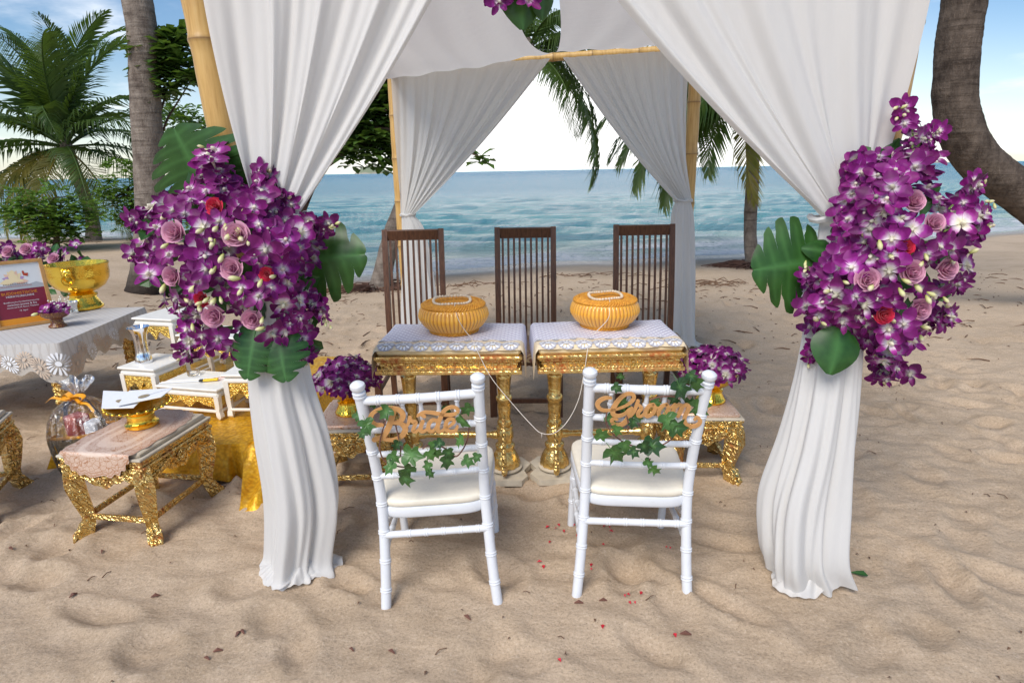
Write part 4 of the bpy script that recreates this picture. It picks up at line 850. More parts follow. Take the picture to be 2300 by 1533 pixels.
def white_chair(label, loc, rz, ry):
    o = thing('banquet_chair', label, 'chair', loc, rz, 'white chairs facing the gold tables'); o.rotation_euler = (0, ry, rz); wp = MT['white_plastic']
    for s in (-1, 1):
        back = [(s*.212, -.252, -.015), (s*.200, -.215, .16), (s*.192, -.175, .38), (s*.194, -.178, .56), (s*.202, -.235, .86)]
        m = MB(); ringed(m, back, .0195, .112, .10); t = Vector(back[-1]); u = (Vector(back[-1])-Vector(back[-2])).normalized()
        m.build('rear_post', wp, o)
        pr = [(0, .019), (.004, .023), (.010, .023), (.013, .017), (.016, .023), (.022, .023), (.026, .016), (.032, .022), (.042, .0265), (.052, .025), (.060, .016), (.064, .002)]
        MB().tube([t+u*(a-.004) for a, _ in pr], [b for _, b in pr], 14).build('finial', wp, o)
        m = MB(); ringed(m, [(s*.205, .238, -.015), (s*.204, .225, .2), (s*.198, .205, .375)], .017, .12, .14); m.build('front_leg', wp, o)
        m = MB(); ringed(m, [(s*.2015, -.205, .215), (s*.2035, .228, .19)], .0115, .12, .07); m.build('side_stretcher', wp, o)
        m = MB(); ringed(m, [(s*.197, -.187, .33), (s*.203, -.03, .262), (s*.2035, .226, .235)], .0115, .12, .07); m.build('side_stretcher', wp, o)
    yb = lambda z: -.178-.057*max(0, (z-.56)/.30)**1.1
    for z, r_ in ((.842, .0165), (.722, .0125), (.618, .0115), (.527, .0115)):
        m = MB(); x = .197 if z > .7 else .193
        ringed(m, [(-x, yb(z), z), (0, yb(z)-.008, z), (x, yb(z), z)], r_, .068 if z > .8 else .075, .055); m.build('back_rail', wp, o)
    for i in range(5):
        x = -.126+.063*i; m = MB(); spindle(m, (x, yb(.836)-.006, .836), (x*.96, yb(.725)-.006, .725), .0088); m.build('spindle', wp, o)
    m = MB(); ringed(m, [(-.2, -.195, .292), (.2, -.195, .292)], .0135, .064, .10); m.build('stretcher', wp, o)
    m = MB(); ringed(m, [(-.2, .226, .25), (.2, .226, .25)], .0115, .1, .1); m.build('stretcher', wp, o)
    out = sup(0, .030, .220, .226, 5.5, 64, .07)
    m = MB(); slab_round(m, out, [(.012, .352), (.004, .356), (0, .365), (0, .392), (.004, .398), (.02, .399)]); m.build('seat_frame', wp, o, 50)
    m = MB(); slab_round(m, out, [(.012, .397), (.005, .401), (.002, .410), (.003, .420), (.010, .427), (.03, .430), (.12, .431)]); m.build('seat_cushion', MT['cream_vinyl'], o, 80)
    return o
CB, CG = Vector((-.29, 2.155, 0)), Vector((.452, 2.19, 0))
white_chair('white banquet chair with the Bride sign on its back', CB, R(1.5), R(-2.4)); white_chair('white banquet chair with the Groom sign on its back', CG, R(-2.5), R(1.8))
# ------------------------------------------------------------------ wooden script signs
def script(name, label, strokes, ox, oy, sc, Y, tilt=.22):
    o = None; b = D(ox+170, oy+100, Y); m = MB(); th = .006; e = MB()
    def W3(x, y): p = D(ox+x/sc, oy+y/sc, Y); p.y += -(p.z-b.z)*tilt; return p
    for si, (pts, ws) in enumerate(strokes):
        n = max(14, 6*len(pts)); P = cr([(p[0], p[1], 0) for p in pts], n); Wd = [1.14*np.interp(i/(n-1)*(len(ws)-1), range(len(ws)), ws) for i in range(n)]
        Lft, Rgt = [], []
        for i in range(n):
            t = P[min(i+1, n-1)]-P[max(i-1, 0)]; t.normalize(); q = Vector((-t.y, t.x, 0))*Wd[i]*.5; Lft.append(P[i]+q); Rgt.append(P[i]-q)
        def cap(c, d, w, sgn):
            d = d.normalized(); q = Vector((-d.y, d.x, 0)); return [c+(q*math.cos(a)+d*math.sin(a))*w*.5 for a in (PI/2-PI/2*.66, PI/2, PI/2+PI/2*.66)] if False else []
        dz = .00025*si; vs = []
        for i in range(n):
            for p in (Lft[i], Rgt[i]):
                w = W3(p.x, p.y)-b; vs.append(w+Vector((0, -dz, 0))); vs.append(w+Vector((0, th-dz, 0)))
        fs = []
        for i in range(n-1):
            a = 4*i; c = a+4; fs += [(a, a+2, c+2, c), (a+1, c+1, c+3, a+3), (a, c, c+1, a+1), (a+2, a+3, c+3, c+2)]
        fs += [(0, 1, 3, 2), (4*n-4, 4*n-2, 4*n-1, 4*n-3)]; m.add(vs, fs)
        for c, w in ((P[0], Wd[0]), (P[-1], Wd[-1])):   # rounded ends
            ring = [W3(c.x+math.cos(2*PI*k/12)*w*.5, c.y+math.sin(2*PI*k/12)*w*.5)-b for k in range(12)]
            m.add([r_+Vector((0, -dz-.0001, 0)) for r_ in ring]+[r_+Vector((0, th-dz-.0001, 0)) for r_ in ring], [tuple(range(12)), tuple(range(23, 11, -1))]+[(k, (k+1) % 12, (k+1) % 12+12, k+12) for k in range(12)])
    o = m.build('name_sign', MT['mdf'], None, 30, b); return tag(o, label, 'sign', 'signs on the chair backs')
SB = 2172/340
script('s', 'brown wooden script sign reading Bride', [
    ([(500, 602), (410, 595), (350, 545), (342, 475), (390, 400), (490, 348), (610, 328), (720, 348), (795, 405), (800, 480), (755, 540), (670, 565)], [46, 62, 66, 60, 46, 44, 50, 66, 70, 64, 44]),
    ([(690, 345), (645, 490), (585, 650), (515, 780), (470, 835)], [58, 74, 78, 62, 40]), ([(680, 562), (770, 575), (828, 640), (815, 715), (750, 795), (640, 838), (540, 828), (450, 805), (380, 832)], [46, 60, 74, 74, 60, 48, 44, 60, 66]),
    ([(820, 640), (870, 590), (905, 480)], [26, 40, 48]), ([(905, 500), (945, 545), (985, 560), (955, 640), (945, 690), (985, 700), (1040, 650)], [36, 46, 50, 50, 52, 40, 26]),
    ([(1085, 545), (1055, 630), (1055, 690), (1105, 695), (1165, 640)], [52, 52, 54, 40, 26]), ([(1110, 460), (1060, 430), (1012, 458)], [50, 46, 24]),
    ([(1020, 440), (1100, 398), (1200, 400), (1340, 425), (1480, 438), (1575, 410), (1592, 355), (1540, 318), (1470, 322), (1400, 370), (1345, 470), (1300, 600), (1300, 685), (1350, 700), (1410, 640)], [30, 40, 46, 50, 46, 40, 44, 44, 44, 50, 56, 56, 54, 42, 26]),
    ([(1290, 530), (1225, 520), (1170, 590), (1165, 665), (1205, 700), (1255, 665), (1300, 575)], [40, 46, 52, 52, 44, 34, 30]),
    ([(1400, 650), (1480, 605), (1535, 545), (1515, 500), (1455, 510), (1415, 585), (1420, 665), (1480, 705), (1550, 690), (1580, 620)], [30, 34, 42, 42, 46, 54, 56, 50, 44, 36])], 780, 860, SB, 1.905)
SG = 1840/300
script('s', 'brown wooden script sign reading Groom', [
    ([(310, 368), (225, 372), (150, 420), (132, 480), (190, 545), (290, 555), (420, 530), (540, 475), (615, 400), (622, 335), (570, 305), (490, 330), (405, 420), (352, 530), (352, 610), (425, 640), (510, 610), (570, 545), (600, 525)], [36, 46, 56, 54, 46, 36, 30, 34, 44, 48, 44, 48, 56, 62, 58, 46, 40, 38, 34]),
    ([(605, 525), (580, 620), (535, 720), (460, 778), (380, 770), (335, 725), (360, 685), (408, 692)], [42, 58, 62, 56, 50, 46, 40, 34]), ([(585, 660), (640, 570), (685, 415)], [24, 38, 44]), ([(680, 455), (725, 500), (735, 530), (695, 590), (700, 635), (745, 640), (800, 585)], [34, 42, 46, 46, 48, 36, 24]),
    ([(890, 470), (840, 490), (795, 570), (805, 635), (850, 640), (905, 590), (925, 520), (900, 468)], [40, 44, 48, 46, 44, 46, 46, 40]), ([(915, 500), (970, 520), (1000, 505)], [26, 26, 26]),
    ([(1075, 470), (1025, 490), (978, 570), (988, 635), (1035, 640), (1085, 590), (1108, 520), (1080, 468)], [40, 44, 48, 46, 44, 46, 46, 40]), ([(1100, 500), (1140, 515), (1180, 480)], [26, 26, 30]),
    ([(1195, 470), (1180, 540), (1150, 640)], [44, 48, 48]), ([(1170, 560), (1225, 485), (1275, 478), (1285, 530), (1245, 640)], [28, 44, 50, 50, 48]),
    ([(1262, 560), (1315, 485), (1372, 480), (1380, 545), (1345, 640), (1342, 710), (1385, 780), (1460, 800), (1540, 765), (1555, 705), (1510, 662), (1480, 690)], [28, 44, 50, 50, 46, 44, 48, 52, 50, 46, 40, 32])], 1320, 830, SG, 1.945)
# ------------------------------------------------------------------ ivy
def ivy_mesh(seed):
    rd = random.Random(seed); m = MB(); O = [(0, .0), (.16, -.12), (.40, -.08), (.58, .12), (.40, .26), (.30, .34), (.42, .50), (.52, .70), (.28, .66), (.14, .80), (0, 1.08)]
    O = [(x*rd.uniform(.9, 1.1), y) for x, y in O]; out = O+[(-x, y) for x, y in O[-2:0:-1]]
    zf = lambda x, y: .22*abs(x)-.18*(y-.3)**2+.05*math.sin(7*x+seed)
    vs = [Vector((x, y, zf(x, y))) for x, y in out]; n = len(vs); inner = [Vector((x*.45, .32+(y-.32)*.45, zf(x*.45, .32+(y-.32)*.45)-.02)) for x, y in out]
    m.add(vs+inner+[Vector((0, .32, -.03))], [(i, (i+1) % n, n+(i+1) % n, n+i) for i in range(n)]+[(n+i, n+(i+1) % n, 2*n) for i in range(n)], [.0]*n+[.06]*n+[.75])
    m.tube([(0, .32, -.02), (0, 0, 0), (0, -.35, -.1)], [.012, .018, .014], 4, at=[.9]*3); return m.mesh('ivy_leaf', MT['ivy'], 0)
IVY = [ivy_mesh(i) for i in range(4)]
def ivy(label, leaves, hoop, ox, oy, sc, Y, seed):
    rd = random.Random(seed); b = D(ox+170, oy+140, Y); o = thing('ivy_garland', label, 'garland', b, 0, 'ivy wound round the chair backs')
    W3 = lambda x, y, dy=0.0: D(ox+x/sc, oy+y/sc, Y+dy)
    for h in hoop:
        P = cr([W3(x, y, .012)-b for x, y in h], 40); MB().tube(P, .0026, 6).build('vine', MT['vine_brown'], o)
    for (x, y, s) in leaves:
        beh = 280 < y < 720 and (x, y) not in ((530, 440), (1290, 290), (290, 640), (1680, 560)); p = W3(x, y, .03 if beh else rd.uniform(-.03, -.005)); L = s/sc/F*Y*1.02; a = rd.gauss(0, .8)
        d = Vector((math.sin(a), rd.gauss(-.1, .2), -math.cos(a))); link('ivy_leaf', IVY[rd.randrange(4)], o, M=frame(p-d.normalized()*L*.5-b, d, Vector((rd.gauss(0, .4), -1, rd.gauss(.2, .4)))) @ Matrix.Scale(L, 4))
    return o
ivy('ivy garland hooped under the Bride sign', [(530, 440, 220), (290, 640, 240), (210, 740, 150), (165, 490, 160), (700, 900, 160), (690, 1080, 200), (960, 1040, 320), (600, 1230, 220), (840, 1270, 240), (860, 1370, 280), (1150, 1210, 170), (1200, 1310, 140), (1200, 1050, 180), (1300, 1000, 220), (1430, 1150, 230), (1460, 1020, 180), (1600, 840, 200), (1680, 560, 230), (1700, 390, 200), (1420, 400, 160), (1750, 1130, 190), (1850, 1080, 150), (1300, 880, 160), (1240, 900, 150), (380, 310, 150)],
    [[(560, 520), (500, 700), (465, 880), (490, 1040), (570, 1140), (720, 1190), (880, 1210)], [(1750, 600), (1730, 780), (1670, 930), (1560, 1050), (1450, 960), (1280, 880), (1180, 870), (1080, 940)], [(690, 580), (735, 780), (765, 950), (760, 1060)]], 780, 860, SB, 1.895, 3)
ivy('ivy garland with large dark leaves around the Groom sign', [(1290, 290, 300), (1490, 220, 230), (1450, 110, 170), (1530, 560, 300), (1120, 750, 280), (1270, 800, 270), (1430, 440, 170), (950, 470, 150), (1200, 430, 170), (470, 490, 190), (510, 560, 170), (330, 690, 170), (400, 850, 170), (620, 750, 160), (220, 900, 210), (400, 1180, 310), (520, 1080, 200), (650, 1150, 170), (790, 1080, 200), (940, 1050, 290), (850, 1300, 160), (940, 1390, 170), (470, 100, 110), (415, 260, 150), (700, 670, 140)],
    [[(265, 590), (250, 700), (300, 830), (440, 960), (600, 1040), (780, 1080), (960, 1060), (1120, 980), (1210, 880)], [(850, 420), (980, 375), (1120, 365), (1230, 375)], [(540, 640), (560, 760), (550, 860)], [(860, 1220), (850, 1290), (940, 1400)]], 1320, 830, SG, 1.925, 8)
# ================================================================== DARK SLATTED CHAIRS
def dark_chair(label, loc, rz, mat_col):
    o = thing('slatted_chair', label, 'chair', loc, rz, 'dark slatted chairs behind the tables'); dw = MT['dark_wood']
    yb = lambda z: .225+.0*z+(.11*((z-.45)/.75)**1.5 if z > .45 else .03*((.45-z)/.45))
    for s in (-1, 1):
        MB().bar((s*.215, -.235, -.02), (s*.215, -.225, .42), .044, .044, (0, 1, 0), .003).build('front_leg', dw, o)
        Z = np.linspace(-.02, 1.2, 16); m = MB()
        for i in range(15): m.bar((s*.195, yb(Z[i]), Z[i]), (s*.195, yb(Z[i+1]), Z[i+1]+.001), .038, .032, (0, 1, 0))
        m.build('rear_post', dw, o); MB().bar((s*.213, -.22, .215), (s*.2, yb(.215), .215), .02, .032, (0, 0, 1), .002).build('side_stretcher', dw, o)
        MB().bar((s*.213, -.20, .40), (s*.2, yb(.4), .40), .022, .055, (0, 0, 1), .002).build('side_rail', dw, o)
    m = MB(); m.bar((-.176, yb(1.165), 1.163), (.176, yb(1.165), 1.163), .024, .072, (0, -.2, 1), .003); m.build('top_rail', dw, o)
    for i in range(9):
        x = -.176+.0352*(i+.5)+.0176*0; x = -.158+.0395*i; Z = np.linspace(.215, 1.13, 12); m = MB()
        for j in range(11): m.bar((x, yb(Z[j]), Z[j]), (x, yb(Z[j+1]), Z[j+1]+.001), .015, .012, (0, 1, 0))
        m.build('slat', dw, o)
    MB().bar((-.176, yb(.27)-.004, .27), (.176, yb(.27)-.004, .27), .022, .05, (0, 0, 1), .002).build('lower_rail', dw, o)
    MB().bar((-.193, -.227, .13), (.193, -.227, .13), .02, .032, (0, 0, 1), .002).build('front_stretcher', dw, o)
    MB().bar((-.19, -.222, .40), (.19, -.222, .40), .022, .055, (0, 0, 1), .002).build('front_rail', dw, o)
    m = MB(); slab_round(m, sup(0, 0, .24, .245, 14, 40), [(.004, .425), (0, .43), (0, .442), (.004, .446)]); m.build('seat', dw, o)
    def cl(u, v):
        x = (u-.5)*.50; y = -.27+.47*v; e = max(0, abs(x)-.238); f = max(0, -.245-y); return (x-math.copysign(e*.4, x), y+f*.5, .4525+.002*math.sin(40*x)*math.sin(31*y)-e*2.2-f*2.0)
    q = MB().grid(cl, 40, 36).build('seat_mat', MT['paisley_mat'], o, 180); return o
dark_chair('dark slatted chair standing in front of the leaning palm', (-.665, 3.90, 0), R(2), 0); dark_chair('dark slatted chair between the two gold tables', (.095, 3.90, 0), R(-2), 1); dark_chair('dark slatted chair beside the hanging rear curtain', (.925, 3.93, 0), R(-3), 2)
# ================================================================== GOLD PEDESTAL TABLES
def gold_table(label, loc, rz):
    o = thing('gold_table', label, 'table', Vector(loc)+Vector((0, 0, .022)), rz, 'gold pedestal tables'); g = MT['gilt']; Wd, Dp = .70, .50
    m = MB(); m.box((0, 0, .641), (Wd, Dp, .018), .003); m.box((0, 0, .6555), (Wd-.016, Dp-.016, .011), .002); m.box((0, 0, .677), (Wd-.05, Dp-.05, .034)); m.box((0, 0, .698), (Wd-.014, Dp-.014, .010), .002); m.box((0, 0, .7125), (Wd+.004, Dp+.004, .017), .004)
    m.build('table_top', MT['gilt_red'], o)
    for nm, z, dpt, n, ang, sz in (('rope_moulding', .6563, .003, 42, 45, (.009, .006, .017)), ('rope_moulding', .6975, .004, 46, -50, (.008, .006, .013)), ('block_moulding', .677, -.021, 22, 0, (.022, .010, .017))):
        m = MB()
        for sd in range(4):
            L = Wd if sd % 2 == 0 else Dp; ins = -.008 if nm == 'rope_moulding' else -.023; A = Matrix.Rotation(sd*PI/2, 4, 'Z'); hd = (Dp if sd % 2 == 0 else Wd)/2
            k = int(n*L/Wd)
            for i in range(k):
                x = -L/2+.02+(L-.04)*(i+.5)/k; M = Matrix.Rotation(R(ang), 4, 'Y'); q = MB().box((0, 0, 0), sz, min(sz)*.3, M); mm = A @ Matrix.Translation((x, -(hd+ins), z+(.004 if i % 2 and ang == 0 else 0))); m.add([mm @ Vector(v) for v in q.v], q.f)
        m.build(nm, MT['gilt_red'] if nm == 'rope_moulding' else g, o)
    prof = [(.058, .03), (.074, .034), (.078, .05), (.066, .09), (.05, .125), (.044, .135), (.052, .145), (.052, .158), (.040, .166), (.036, .178), (.046, .20), (.046, .225), (.036, .246), (.044, .252), (.044, .262), (.034, .268), (.040, .282), (.034, .296), (.030, .31), (.036, .38), (.033, .40), (.041, .408), (.043, .425), (.036, .436), (.031, .445), (.038, .53), (.042, .545), (.034, .552), (.032, .56), (.039, .57), (.040, .582), (.032, .59), (.033, .60), (.045, .64)]
    for s in (-1, 1):
        flu = lambda a, r_, z: 1+(.05*math.sin(a*12) if z < .12 else .035*math.sin(a*9+(z*60 if z > .3 else 0)) if r_ < .042 else 0)
        lg = MB().lathe(prof, 36, (s*.248, 0, 0), flu).build('leg', g, o, 70)
        pr = [(.21*.5, 0), (.105, 0)]
        out = [(s*.248+x, y) for x, y in ((-.135, -.06), (-.09, -.135), (.09, -.135), (.12, -.08), (.10, -.02), (.135, .06), (.08, .14), (-.08, .14), (-.13, .07), (-.10, .0))]
        MB().poly(out, .032, Matrix.Translation((0, 0, -.02))).build('foot_slab', MT['raw_plaster'], o)
        MB().lathe([(.088, .024), (.09, .032), (.082, .036), (.07, .037)], 32, (s*.248, 0, 0)).build('foot_ring', MT['raw_plaster'], o)
        m = MB(); x = s*.248; m.tube([(x, -.055, .345), (x, -.062, .33), (x, -.085, .22), (x, -.112, .115), (x, -.118, .075), (x, -.122, .04), (x, -.118, .032)], [.006, .010, .011, .013, .018, .014, .009], 8, sq=.8)
        m.build('lever', MT['gilt_worn'], lg)
    MB().tube([(-.22, 0, .212), (-.18, 0, .212), (-.17, 0, .212), (0, 0, .212), (.17, 0, .212), (.18, 0, .212), (.22, 0, .212)], [.026, .022, .016, .021, .016, .022, .026], 12).build('stretcher', g, o)
    MB().box((0, 0, .742), (.69, .46, .044), .012).build('pad', MT['cream_pad'], o, 40)
    return o
TL, TR = Vector((-.295, 2.94, 0)), Vector((.465, 2.935, 0)); TA = (R(-2.5), R(1.0))
gold_table('gold carved pedestal table in front of the bride chair', TL, TA[0]); gold_table('gold carved pedestal table in front of the groom chair', TR, TA[1])
def lace_runner(label, loc, rz, seed):
    o = thing('lace_cloth', label, 'table cloth', Vector(loc)+Vector((0, 0, .786)), rz, 'lace cloths on the gold tables')
    def cl(u, v, lift=0.0):
        x = (u-.5)*.92; y = -.243+.473*v; e = max(0, abs(x)-.345); f = max(0, -.215-y); fr = max(0, y-.215)
        z = .003+.003*math.sin(23*x+seed)*math.sin(17*y)-e*.95*(1+1.6*max(0, .25-v))-f*.62-(.012 if f > 0 else 0)*min(1, f/.01)*0-fr*.3
        xx = math.copysign(min(abs(x), .358)+e*.10, x) if e > 0 else x
        return (xx, y+f*.30-.012*abs(math.sin(PI*8*u))*(1 if v < .02 else 0), z+lift)
    MB().grid(cl, 66, 44, at=lambda u, v: float(sstep(.27, .22, v+.02*math.sin(u*50)))).build('lattice', MT['white_lace'], o, 180)
    wh = MB(); gr = MB(); bg = MB()
    for row, (v0, off, n, rad) in enumerate(((.085, .5, 8, .042), (.235, .0, 8, .016))):
        for i in range(n):
            u = .13+.74*(i+off)/n
            if u > .9: continue
            def at(a, r_, l): return cl(u+r_*math.cos(a)/.92, v0+r_*math.sin(a)/.473, l)
            def disc(mm, r0, r1, l, n_, wob):
                N = n_*4; ri = [at(2*PI*k/N, r0, l) for k in range(N)]; ro = [at(2*PI*k/N, r1*(1-wob*(abs(math.sin(n_*PI*k/N))**.6 < .45)), l) for k in range(N)]
                mm.add(ri+ro, [(k, (k+1) % N, N+(k+1) % N, N+k) for k in range(N)])
            disc(gr, .0005, rad*1.04, .0022, 14, .08)
            for k in range(12):
                a = 2*PI*(k+.5)/12; q = [at(a+d_, r_*rad, .0036) for d_, r_ in ((0, .42), (.13, .62), (.16, .84), (0, .97), (-.16, .84), (-.13, .62))]; wh.add(q, [(0, 1, 2, 3, 4, 5)])
            disc(wh, .0005, rad*.30, .0036, 8, .1)
    tag(gr.build('medallion', MT['lace_grey'], o, 180), kind='stuff'); tag(wh.build('medallion_petals', MT['paper_white'], o, 180), kind='stuff'); return o
lace_runner('white lace cloth on the table in front of the bride chair', TL, TA[0], 1); lace_runner('white lace cloth on the table in front of the groom chair', TR, TA[1], 2)
# ------------------------------------------------------------------ round lacquered baskets
BLc, BRc = Vector((-.298, 3.01, .791)), Vector((.488, 3.06, .791))
def basket(label, c, rz):
    o = thing('woven_basket', label, 'basket', c, rz, 'golden baskets on the lace cloths'); o.scale = (1.07, 1.07, 1.1); n = 52*8
    prof = [(.085, .004), (.105, .004), (.118, .010), (.140, .026), (.158, .048), (.169, .070), (.168, .088), (.162, .106), (.152, .119)]; prof = [(q.x, q.y) for q in cr([(a, b, 0) for a, b in prof], 26)]
    vs = []; aa = []
    for r_, z in prof:
        amp = .0042*float(sstep(.005, .03, z))*float(sstep(.122, .105, z))
        for j in range(n):
            a = 2*PI*j/n; s = abs(math.sin(a*26)); q = r_-amp*(1-s**.45)*1.6; vs.append((q*math.cos(a), q*math.sin(a), z)); aa.append(max(0.001, (1-s**.5)*min(1, amp/.003)*1.0))
    k = len(prof); m = MB().add(vs, [(i*n+j, i*n+(j+1) % n, (i+1)*n+(j+1) % n, (i+1)*n+j) for i in range(k-1) for j in range(n)], aa); m.build('body', MT['woven_gold'], o, 180)
    m = MB(); 
    for (R0, z0, w, tw, ph) in ((.147, .124, .0062, 34, 0), (.139, .129, .0062, 34, 1.6), (.131, .1335, .0058, 32, .4), (.112, .004, .006, 30, 0)):
        for st in (0, PI):   # two strands twisted into a cord
            m.tube([((R0+w*.75*math.cos(tw*t+ph+st))*math.cos(t), (R0+w*.75*math.cos(tw*t+ph+st))*math.sin(t), z0+w*.75*math.sin(tw*t+ph+st)) for t in [2*PI*i/260 for i in range(261)]], w*.8, 5, cap=False)
    m.build('braid', MT['woven_top'], o, 180)
    lid = [(.128, .132), (.115, .138), (.104, .1385), (.090, .130), (.05, .116), (.012, .110), (.001, .110)]
    m = MB(); n2 = 240; vs = []
    for r_, z in [(q.x, q.y) for q in cr([(a, b, 0) for a, b in lid], 20)]:
        for j in range(n2): a = 2*PI*j/n2; vs.append((r_*math.cos(a), r_*math.sin(a), z+.0012*math.sin(a*60)*min(1, r_/.03)))
    m.add(vs, [(i*n2+j, i*n2+(j+1) % n2, (i+1)*n2+(j+1) % n2, (i+1)*n2+j) for i in range(19) for j in range(n2)]); m.build('lid', MT['woven_top'], o, 180)
    return o
basket('round golden basket on the table in front of the bride chair', BLc, .1); basket('round golden basket on the table in front of the groom chair', BRc, .9)
def circlet(label, c, rx, ry, tilt, rz):
    M = Matrix.Translation(c) @ Matrix.Rotation(rz, 4, 'Z') @ Matrix.Rotation(tilt, 4, 'X'); m = MB(); n = 36
    for i in range(n):
        a = 2*PI*i/n; m.ball(M @ Vector((rx*math.cos(a), ry*math.sin(a), .004*math.sin(3*a))), .0082, 8, 6, (1.0, 1.0, .9))
    m.v = [tuple(Vector(v)-c) for v in m.v]; o = m.build('bead_circlet', MT['bead'], None, 180, c)
    return tag(o, label, 'circlet', 'circlets on the baskets')
r1 = BLc+V3((-.005, -.005, .160)); r2 = BRc+V3((.0, -.01, .160))
circlet('pale beaded circlet lying on the basket in front of the bride chair', r1, .094, .090, R(3), .1); circlet('pale beaded circlet lying on the basket in front of the groom chair', r2, .088, .074, R(5), .3)
P = [r1+V3((.02, -.090, .004)), r1+V3((.03, -.150, -.022)), r1+V3((.05, -.182, -.07)), BLc+V3((.075, -.165, .03)), BLc+V3((.10, -.20, .012)), D(1068, 778, 2.705), D(1078, 800, 2.672), D(1105, 850, 2.655), D(1150, 905, 2.64), D(1195, 955, 2.62), D(1216, 972, 2.61), D(1245, 972, 2.61), D(1275, 945, 2.63), D(1300, 895, 2.65), D(1313, 830, 2.665), D(1318, 797, 2.672), D(1322, 778, 2.705), D(1332, 752, 2.87), BRc+V3((-.012, -.188, .078)), r2+V3((.0, -.14, -.014)), r2+V3((.01, -.075, .004))]
m = MB().tube(cr(P, 160), .0016, 5); q = D(1216, 972, 2.61); m.tube([q, q+V3((.002, -.002, -.012)), q+V3((0, 0, -.026))], .0014, 4)
m.v = [tuple(Vector(v)-r1) for v in m.v]; tag(m.build('cotton_thread', MT['thread'], None, 180, r1), 'thin white thread hanging between the two beaded circlets', 'thread')
# ================================================================== CARVED GILT STOOLS
def rosette(m, M, r, n=9):
    for k in range(n):
        a = 2*PI*k/n; A = M @ Matrix.Rotation(a, 4, 'Z'); q = MB().ball((0, r*.62, .003), r*.3, 7, 5, (.75, 1.25, .45)); m.add([A @ Vector(v) for v in q.v], q.f)
    q = MB().ball((0, 0, .006), r*.36, 9, 6, (1, 1, .7)); m.add([M @ Vector(v) for v in q.v], q.f)
    N = 26; q = MB().tube([(r*1.05*math.cos(2*PI*i/N), r*1.05*math.sin(2*PI*i/N), .003) for i in range(N+1)], r*.11, 5, cap=False); m.add([M @ Vector(v) for v in q.v], q.f)
def scroll(m, M, sg, L, r):
    P = [(sg*L*t, r*1.1*math.sin(t*5.2)+r*.1, .004) for t in np.linspace(0, 1, 10)]; q = MB().tube(P, [r*(.5-.3*t) for t in np.linspace(0, 1, 10)], 6); m.add([M @ Vector(v) for v in q.v], q.f)
    for t in np.linspace(.12, .9, 6):
        q = MB().ball((sg*L*t, r*1.1*math.sin(t*5.2)+r*.1+r*.7*(1 if int(t*10) % 2 else -1), .003), r*.55, 6, 5, (1.2, .7, .5)); m.add([M @ Vector(v) for v in q.v], q.f)
